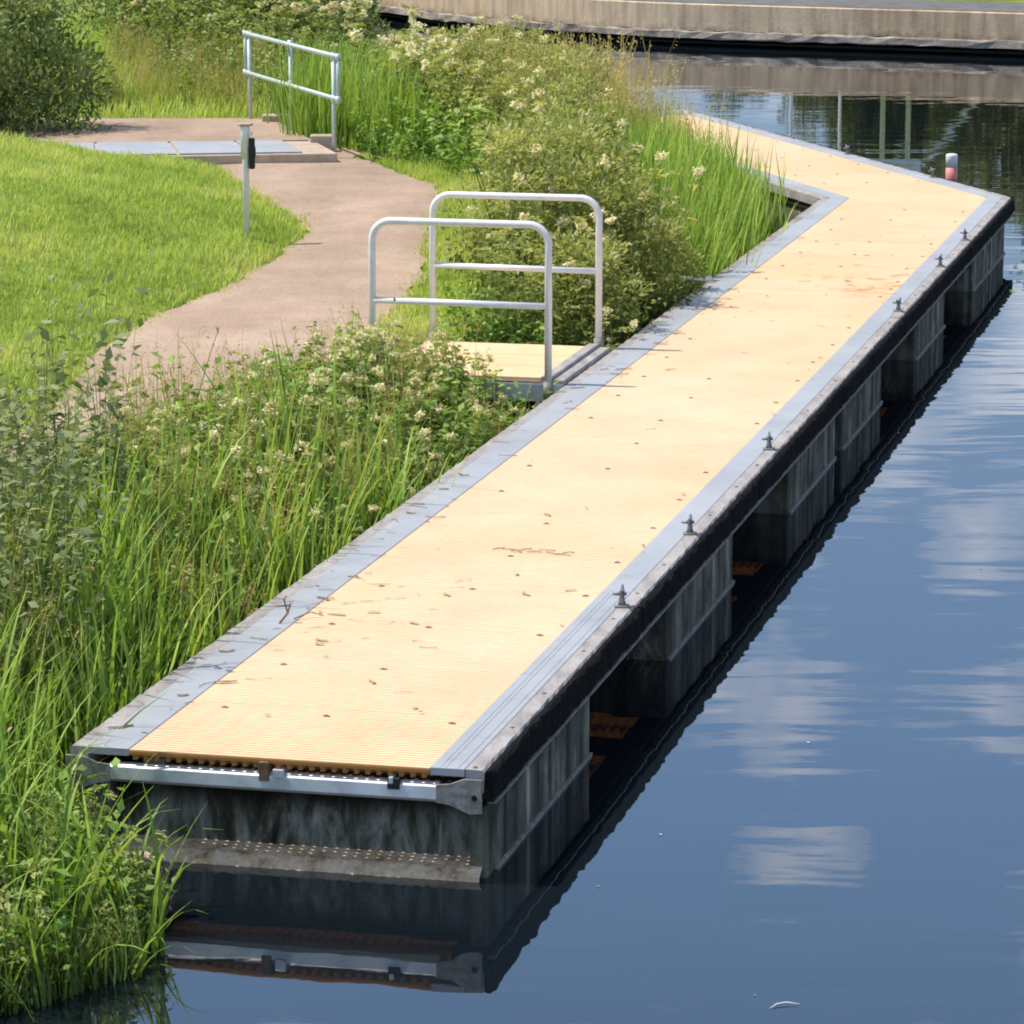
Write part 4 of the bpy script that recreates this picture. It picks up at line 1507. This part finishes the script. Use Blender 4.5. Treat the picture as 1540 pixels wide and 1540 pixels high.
plant('dry_grass_tuft', DRY, scatter([(0.9, 38), (2.1, 40), (1.3, 44.5), (-0.6, 46.5), (-0.2, 41.5)], 0.35, 50, 14), 'tall seeding grass tuft rising above the thicket beside the water', 'grass tuft', 'tall grasses in the thicket', 1.2, 1.75)
plant('leafy_herb', NETTLE, scatter(ZB, 0.3, 90, 15), 'green leafy herb filling the thicket behind the gangway', 'herb', 'herbs behind the gangway', 0.8, 1.25)
plant('broadleaf_weed', WEED, scatter([(-0.75, 39.6), (0.1, 38.2), (0.6, 39), (-0.6, 42.5), (-1.2, 42.5)], 0.22, 30, 16), 'broad-leaved weed at the mown strip behind the path', 'weed', 'weeds beside the mown strip', 1.0, 1.5)
plant('broadleaf_weed', WEED, scatter([Wp(11.95, -2.2), Wp(12.7, -2.05), Wp(12.7, -3.2), Wp(11.95, -3.2)], 0.2, 12, 17), 'leafy weed directly behind the far gangway rail', 'weed', 'weeds behind the far gangway rail', 0.6, 0.9)

# by and behind the slab bridge
plant('reed_clump', REED_F, scatter([(-2.3, 42.6), (-1.0, 41.6), (-0.9, 44), (-1.2, 47.5), (-2.2, 48.5), (-2.9, 46)], 0.24, 70, 21), 'dark green reed clump behind the slab bridge handrail', 'reeds', 'reeds behind the handrail', 0.8, 1.15)
plant('broadleaf_weed', WEED, scatter([(-1.85, 41.0), (-1.1, 40.6), (-0.9, 42.4), (-2.0, 43)], 0.2, 20, 22), 'leafy weed at the foot of the slab bridge handrail', 'weed', 'weeds by the handrail', 0.8, 1.2)
plant('meadowsweet', MEADOW, scatter([(-1.5, 43.5), (-0.6, 41.8), (-0.3, 45.5), (-1.0, 47.5), (-1.9, 48.2)], 0.26, 26, 23), 'meadowsweet with cream flower heads right of the slab bridge handrail', 'flowering plant', 'meadowsweet beside the handrail', 1.0, 1.4, ['flower_head'] * 3 + ['seed_head'], prob=(0.8, 0.6, 0.4, 0.5))
plant('dry_grass_tuft', DRY, scatter([(-5.2, 46.4), (-3.2, 46.4), (-3.4, 50), (-5.6, 52)], 0.26, 36, 24), 'straw-coloured grass tuft on the bank behind the slab bridge', 'grass tuft', 'dry grass behind the slab bridge', 0.45, 0.85)
plant('leafy_herb', NETTLE, scatter([(-4.2, 47), (-2.6, 46), (-2.3, 50), (-3.2, 53), (-5.5, 52)], 0.34, 60, 25), 'green herb on the bank behind the slab bridge', 'herb', 'herbs behind the slab bridge', 0.8, 1.3)
for x, y, s, lab in ((-5.95, 43.4, 1.0, 'big dense dark green bush at the left end of the slab bridge'), (-6.5, 47.2, 1.05, 'second dense bush standing behind the slab bridge bush')):
    mm = BUSH[0 if s == 1.0 else 1]
    o = obj('dense_bush', mm[0], label=lab, category='bush'); o.location = (x, y, gz1(x, y) - 0.55); o.scale = (s, s, s * 1.2)
    obj('branches', mm[1], o)
plant('hedge_shrub', HEDGE, [(-5.2, 54), (-4.3, 55.5), (-3.5, 54.2), (-2.9, 56), (-4.9, 58), (-3.9, 58.5), (-2.75, 59.5), (-3.3, 61.5), (-4.4, 62), (-5.9, 57)], 'leafy green shrub on the bank beyond the slab bridge', 'shrub', 'shrubs beyond the slab bridge', 0.75, 1.05, ['branches'])
plant('meadowsweet', MEADOW, scatter([(-5.0, 51), (-2.4, 51), (-2.6, 56), (-5.0, 54)], 0.36, 24, 27), 'meadowsweet with pale flower heads in front of the far bank shrubs', 'flowering plant', 'meadowsweet on the far part of the bank', 1.1, 1.6, ['flower_head'] * 3 + ['seed_head'], prob=(0.8, 0.6, 0.4, 0.4))
# ragwort
rw_me, tips = herb_mesh(5, 0.9, 1.15, 0.10, 0.07, 7, 'weed', 0.4)
rag = obj('ragwort', rw_me, label='tall ragwort with bright yellow flowers at the back left', category='flowering plant')
rag.location = (-5.75, 52.5, gz1(-5.75, 52.5)); rag.scale = (1.3, 1.3, 1.3)
for q in range(len(tips)):
    obj('flower_head', flower_heads(tips[q:q + 1], 60, 0.06, 0.035, 'yellow_flower'), rag)

# ------------------------------------------------------------------ lawn and ground cover
def in_view(X, Y, Z, pad=40):
    c, s = math.cos(PITCH), math.sin(PITCH)
    zc = Y * c - (Z - CAM_H) * s
    px = 770 + FPX * X / zc
    py = 770 - FPX * (Y * s + (Z - CAM_H) * c) / zc
    return (px > -pad * 3) & (px < IMG + pad) & (py > -pad) & (py < IMG + pad * 5)


def cover(name, poly, n, hlo, hhi, wid, mat, segs=2, label=None, excl=True, patch=0.0, lean=0.5):
    P = np.array([p[:2] for p in poly]); lo, hi = P.min(0), P.max(0)
    q = lo + rng.random((n, 2)) * (hi - lo)
    ok = inside(poly, q[:, 0], q[:, 1])
    q = q[ok]
    z = gz(q[:, 0], q[:, 1])
    ok = in_view(q[:, 0], q[:, 1], z)
    if excl:
        de = np.minimum(dist_line(pl_s, q[:, 0], q[:, 1]), dist_line(pr_s, q[:, 0], q[:, 1]))
        creep = np.abs(rng.normal(0, 0.045, len(q))) * (1 + 1.5 * (np.sin(q[:, 1] * 5) * np.sin(q[:, 1] * 2.3 + 1) > 0.3))
        ok &= ~(inside(path_poly, q[:, 0], q[:, 1]) & (de > creep)) & ~inside(slab_poly, q[:, 0], q[:, 1])
        t = (q - O) @ D1; nn = (q - O) @ N1
        ok &= ~((t > -0.1) & (t < 23) & (nn > NOL - 0.04))
        ok &= ~((t > TG0 - 0.05) & (t < TG1 + 0.05) & (nn > NG))
    q, z = q[ok], z[ok]
    n = len(q)
    pt = 0.5 + 0.5 * np.sin(q[:, 0] * 1.9 + np.sin(q[:, 1] * 1.1) * 1.5) * np.sin(q[:, 1] * 1.3 + q[:, 0])
    pt2 = 0.5 + 0.5 * np.sin(q[:, 0] * 6.3 + 2 * np.sin(q[:, 1] * 3.7)) * np.cos(q[:, 1] * 4.9 + 1.7 * np.sin(q[:, 0] * 5))
    base = np.stack([q[:, 0], q[:, 1], z - 0.01], 1)
    ln = U(hlo, hhi, n) * (0.65 + 0.5 * pt2)
    tn = np.clip(0.20 + 0.42 * pt ** 1.5 + 0.24 * pt2 + U(-0.22, 0.25, n), 0, 1)
    me = quads_mesh(name, *blades(base, ln, U(wid * 0.6, wid * 1.3, n), U(0, lean, n), U(0, 6.28, n), U(0.1, 1.0, n), tn, segs), M[mat])
    return obj(name, me, kind='stuff', label=label)


cover('lawn_grass', [(p[0] + 0.2, p[1]) for p in pl_s[4:]] + [(-7.5, 16), (-7.5, 40.4), (-4.0, 40.5)], 150000, 0.05, 0.11, 0.012, 'lawn', 2, 'short bright lawn grass on the mound left of the path')
cover('verge_grass', [(-1.5, 41.0), (-1.0, 39.1), (-0.85, 38), (-0.9, 35), (-0.9, 31.8), (-1.05, 29.3), (-1.25, 27.4), (-0.3, 28.0), (0.0, 33), (0.5, 38.5), (-0.5, 41)], 40000, 0.05, 0.12, 0.012, 'lawn', 2, 'mown grass verge on the right side of the path')
cover('verge_grass', [(-1.4, 27.0), (-1.77, 25.5), (-2.26, 24.65), (-2.65, 23.5), (-3.05, 22.3), (-2.3, 22.5), (-1.4, 25), (-0.9, 26.6)], 14000, 0.06, 0.16, 0.012, 'lawn', 2, 'grass verge along the near bend of the path')
cover('bank_undergrowth', ZA_mid + [(-2.2, 14.5)], 26000, 0.15, 0.34, 0.016, 'under', 3, 'tangled low undergrowth on the near bank')
cover('bank_undergrowth', [(-1.9, 13.6), (-1.5, 14.1), (-1.45, 14.7), (-1.75, 15.4), (-2.0, 16.5), (-3, 16), (-3, 13)], 12000, 0.12, 0.3, 0.014, 'under', 3, 'tangled low undergrowth at the water corner')
cover('bank_undergrowth', [(p[0] , p[1]) for p in ZB], 22000, 0.15, 0.4, 0.018, 'under', 3, 'low undergrowth in the thicket behind the gangway')
cover('rough_grass', [(-7.5, 45), (-3.0, 45.2), (-2.4, 43), (-1.0, 41), (-0.9, 48), (-1.9, 50), (-2.4, 60), (-8, 60)], 42000, 0.10, 0.35, 0.016, 'lawn', 3, 'rough long grass on the bank behind the slab bridge')
cover('far_verge', [(2, 72), (9, 67.5), (14, 65), (14, 69), (2, 76)], 20000, 0.08, 0.25, 0.03, 'lawn', 2, 'grass on the edge of the far walkway', excl=False)

# ------------------------------------------------------------------ trees and masts beyond the quay (seen mirrored in the water)
TREE = []
for k in range(3):
    cr_ = shrub_mesh(5.2, 1.9, 1.7, 6500, 0.20, 'tree', 0.5, 22, zmin=0.5)
    tb = MB()
    tb.tube([(0, 0, -0.3), (0.05, 0, 1.6), (-0.1, 0.1, 3.2), (0.0, 0.1, 4.6)], [0.16, 0.12, 0.08, 0.03], M['bark'], 8)
    for q in range(6):
        a = random.uniform(0, 6.28); z0 = random.uniform(1.2, 3.4)
        tb.tube([(0, 0, z0), (0.7 * math.cos(a), 0.7 * math.sin(a), z0 + 0.6), (1.3 * math.cos(a), 1.3 * math.sin(a), z0 + 1.0)], [0.06, 0.04, 0.015], M['bark'], 6)
    TREE.append((cr_, tb.mesh('trunk')))
for i, (x, y, s) in enumerate([(7.2, 92, 0.62), (8.8, 90, 0.85), (10.2, 91, 0.95), (11.4, 88, 0.92), (12.8, 90, 1.05), (14.2, 87, 1.2), (16.0, 90, 1.3), (18.5, 88, 1.2), (9.6, 96, 1.0), (12.2, 97, 1.2),
                           (21, 86, 1.3), (24, 88, 1.4), (-3.4, 86, 0.62), (-1.6, 84, 0.55), (0.0, 86, 0.5), (-5.5, 88, 0.7), (5.6, 93, 0.5), (-8, 88, 0.9)]):
    mm = TREE[i % 3]
    o = obj('broadleaf_tree', mm[1], label='dark green tree on the far shore, reflected in the water', category='tree', group='trees on the far shore')
    o.location = (x, y, 0.9); o.scale = (s, s, s); o.rotation_euler = (0, 0, random.uniform(0, 6))
    obj('crown', mm[0], o)
# masts and braced gantry
for x, y, h, r, lab in ((5.2, 68.9, 4.2, 0.035, 'thin white pole mirrored in the water before the far quay'), (6.25, 70.5, 3.2, 0.03, 'grey slender pole mirrored beside the gantry reflection')):
    b = MB(); b.tube([(x, y, 0.7), (x, y, 0.7 + h)], r, M['white'], 10)
    b.build('white_pole', label=lab, category='pole')
gan = empty('steel_gantry', (7.2, 70, 0.75), label='white braced steel gantry beyond the quay, mirrored in the water', category='gantry')
for x in (7.02, 7.5):
    b = MB(); b.tube([(x, 70, 0.6), (x, 70, 5.2)], 0.05, M['galv'], 12); place(b.build('gantry_post', smooth=True), gan)
b = MB(); b.tube([(8.85, 70.1, 1.2), (7.55, 70.05, 2.75)], 0.05, M['galv'], 10); place(b.build('brace', smooth=True), gan)
b = MB(); b.tube([(6.5, 70.1, 3.3), (7.5, 70.05, 2.0)], 0.035, M['galv'], 10); place(b.build('brace', smooth=True), gan)
b = MB(); b.box((6.75, 69.9, 2.4), (7.75, 70.6, 3.3), M['galv']); place(b.build('machinery_box', bevel=0.03), gan)

# ------------------------------------------------------------------ litter on the deck
def litter(n, f, t0, t1, n0, n1, z, name, mat, label, smin, smax, bias=None):
    b = MB()
    for _ in range(n):
        t = random.uniform(t0, t1); nn = random.uniform(n0, n1)
        if bias:
            t, nn = bias()
        p = f(t, nn)
        a = random.gauss(0, 0.5); ln = random.uniform(smin, smax); w = random.choice((0.0015, 0.002, 0.003, 0.009))
        ca, sa = math.cos(a), math.sin(a)
        bend = random.uniform(-0.25, 0.25) * ln
        pts = [(-ln / 2, 0), (0, bend), (ln / 2, 0)]
        L_ = [(p[0] + x * ca - (y - w) * sa, p[1] + x * sa + (y - w) * ca, z) for x, y in pts]
        R_ = [(p[0] + x * ca - (y + w) * sa, p[1] + x * sa + (y + w) * ca, z + random.uniform(0, 0.004)) for x, y in pts]
        b.add(L_ + R_, [(0, 1, 4, 3), (1, 2, 5, 4)], M[mat])
    return b.build(name, kind='stuff', label=label)


litter(30, Wp, 0.3, 21, NL + 0.02, NR - 0.02, DECK + 0.006, 'leaf_litter', 'rust2', 'dry stalks and leaf scraps lying on the cream deck', 0.03, 0.12)
litter(26, Wp, 0, 1, 0, 1, DECK + 0.0065, 'leaf_litter', 'rust2', 'dry stalks and leaf scraps near the front of the cream deck', 0.03, 0.14, lambda: (random.gauss(2.3, 0.9), random.uniform(NL + 0.03, NR - 0.5)))
litter(30, Wp, 0, 1, 0, 1, DECK + 0.0065, 'leaf_litter', 'rust', 'rust-brown scraps across the far part of the deck', 0.05, 0.25, lambda: (random.gauss(15.8, 0.35), NR - abs(random.gauss(0.1, 0.35))))
litter(70, Wp, 0.3, 15, NOL + 0.02, NL + 0.08, DECK + 0.009, 'leaf_litter', 'dead', 'plant scraps caught along the left edge plate', 0.03, 0.14)
b = MB()
for k in range(60):
    t, nn = random.uniform(0.2, 20), random.choice((random.uniform(NOL + 0.03, NL + 0.1), random.uniform(NL, NR), random.gauss(NR - 0.03, 0.03)))
    p = Wp(t, nn); r = random.uniform(0.006, 0.02); a0 = random.uniform(0, 6.28); e = random.uniform(0.35, 0.8)
    b.add([(p[0] + r * math.cos(i * 1.047) * math.cos(a0) - e * r * math.sin(i * 1.047) * math.sin(a0), p[1] + r * math.cos(i * 1.047) * math.sin(a0) + e * r * math.sin(i * 1.047) * math.cos(a0), DECK + 0.008 + random.uniform(0, 0.006)) for i in range(6)], [(0, 1, 2, 3, 4, 5)], random.choice((M['dead'], M['rust2'], M['rust'], M['deadleaf'])))
b.build('leaf_litter', kind='stuff', label='small curled leaf scraps scattered over the pontoon')
b = MB()
for k in range(90):
    x, y = random.uniform(0.3, 7), random.uniform(12.5, 34)
    if (np.array([x, y]) - O) @ N1 < 0.25:
        continue
    r = random.uniform(0.003, 0.011); a0 = random.uniform(0, 6)
    b.add([(x + r * math.cos(a0 + i * 1.25), y + r * math.sin(a0 + i * 1.25), 0.004) for i in range(5)], [(0, 1, 2, 3, 4)], random.choice((M['white'], M['deadleaf'], M['weed'])))
b.build('floating_debris', kind='stuff', label='tiny pale specks floating on the open water')
# long muddy smear of stalks
b = MB()
for k in range(9):
    t, nn = 4.55 + random.gauss(0, 0.03), -1.05 + 0.05 * k
    p = Wp(t, nn); q = Wp(t + random.gauss(0, 0.03), nn + random.uniform(0.05, 0.11))
    b.tube([(p[0], p[1], DECK + 0.006), ((p[0] + q[0]) / 2, (p[1] + q[1]) / 2 + random.gauss(0, 0.01), DECK + 0.009), (q[0], q[1], DECK + 0.005)], 0.003, M['rust2'], 5)
b.build('dried_stalk', label='long dried brown stalk lying across the middle of the near deck', category='stalk')
# broken twig standing by the left plate
b = MB()
p = Wp(2.55, -1.63)
x, y = p
b.tube([(x - 0.05, y - 0.03, DECK + 0.004), (x - 0.01, y, DECK + 0.05), (x + 0.005, y + 0.01, DECK + 0.10)], [0.006, 0.006, 0.004], M['dead'], 6)
b.tube([(x - 0.01, y, DECK + 0.05), (x - 0.03, y + 0.02, DECK + 0.12), (x - 0.015, y + 0.02, DECK + 0.135)], [0.005, 0.004, 0.003], M['dead'], 6)
b.tube([(x + 0.02, y + 0.05, DECK + 0.01), (x + 0.10, y + 0.12, DECK + 0.03), (x + 0.17, y + 0.11, DECK + 0.01)], [0.004, 0.003, 0.002], M['dead'], 6)
b.build('broken_twig', label='broken brown twig on the left edge plate of the near deck', category='twig')
# floating weed by the far corner of the pontoon
b = MB()
for k in range(60):
    x = random.gauss(4.98, 0.12); y = 34.2 + random.gauss(0, 1.3)
    if (np.array([x, y]) - O) @ N1 < 0.10:
        continue
    r = random.uniform(0.015, 0.045); a0 = random.uniform(0, 6)
    b.add([(x + r * math.cos(a0 + i * 1.05), y + r * 1.2 * math.sin(a0 + i * 1.05), 0.006 + 0.004 * (i % 2)) for i in range(6)], [(0, 1, 2, 3, 4, 5)], M['weed'], random.uniform(0.3, 0.9))
b.build('water_weed', kind='stuff', label='small floating water weed leaves beside the far pontoon corner')
# pale feather on the water
b = MB()
b.tube([(1.00, 13.68, 0.004), (1.03, 13.72, 0.008), (1.07, 13.735, 0.010), (1.12, 13.73, 0.005)], [0.001, 0.003, 0.003, 0.001], M['white'], 6)
b.build('floating_feather', label='tiny white feather floating on the dark water', category='feather')
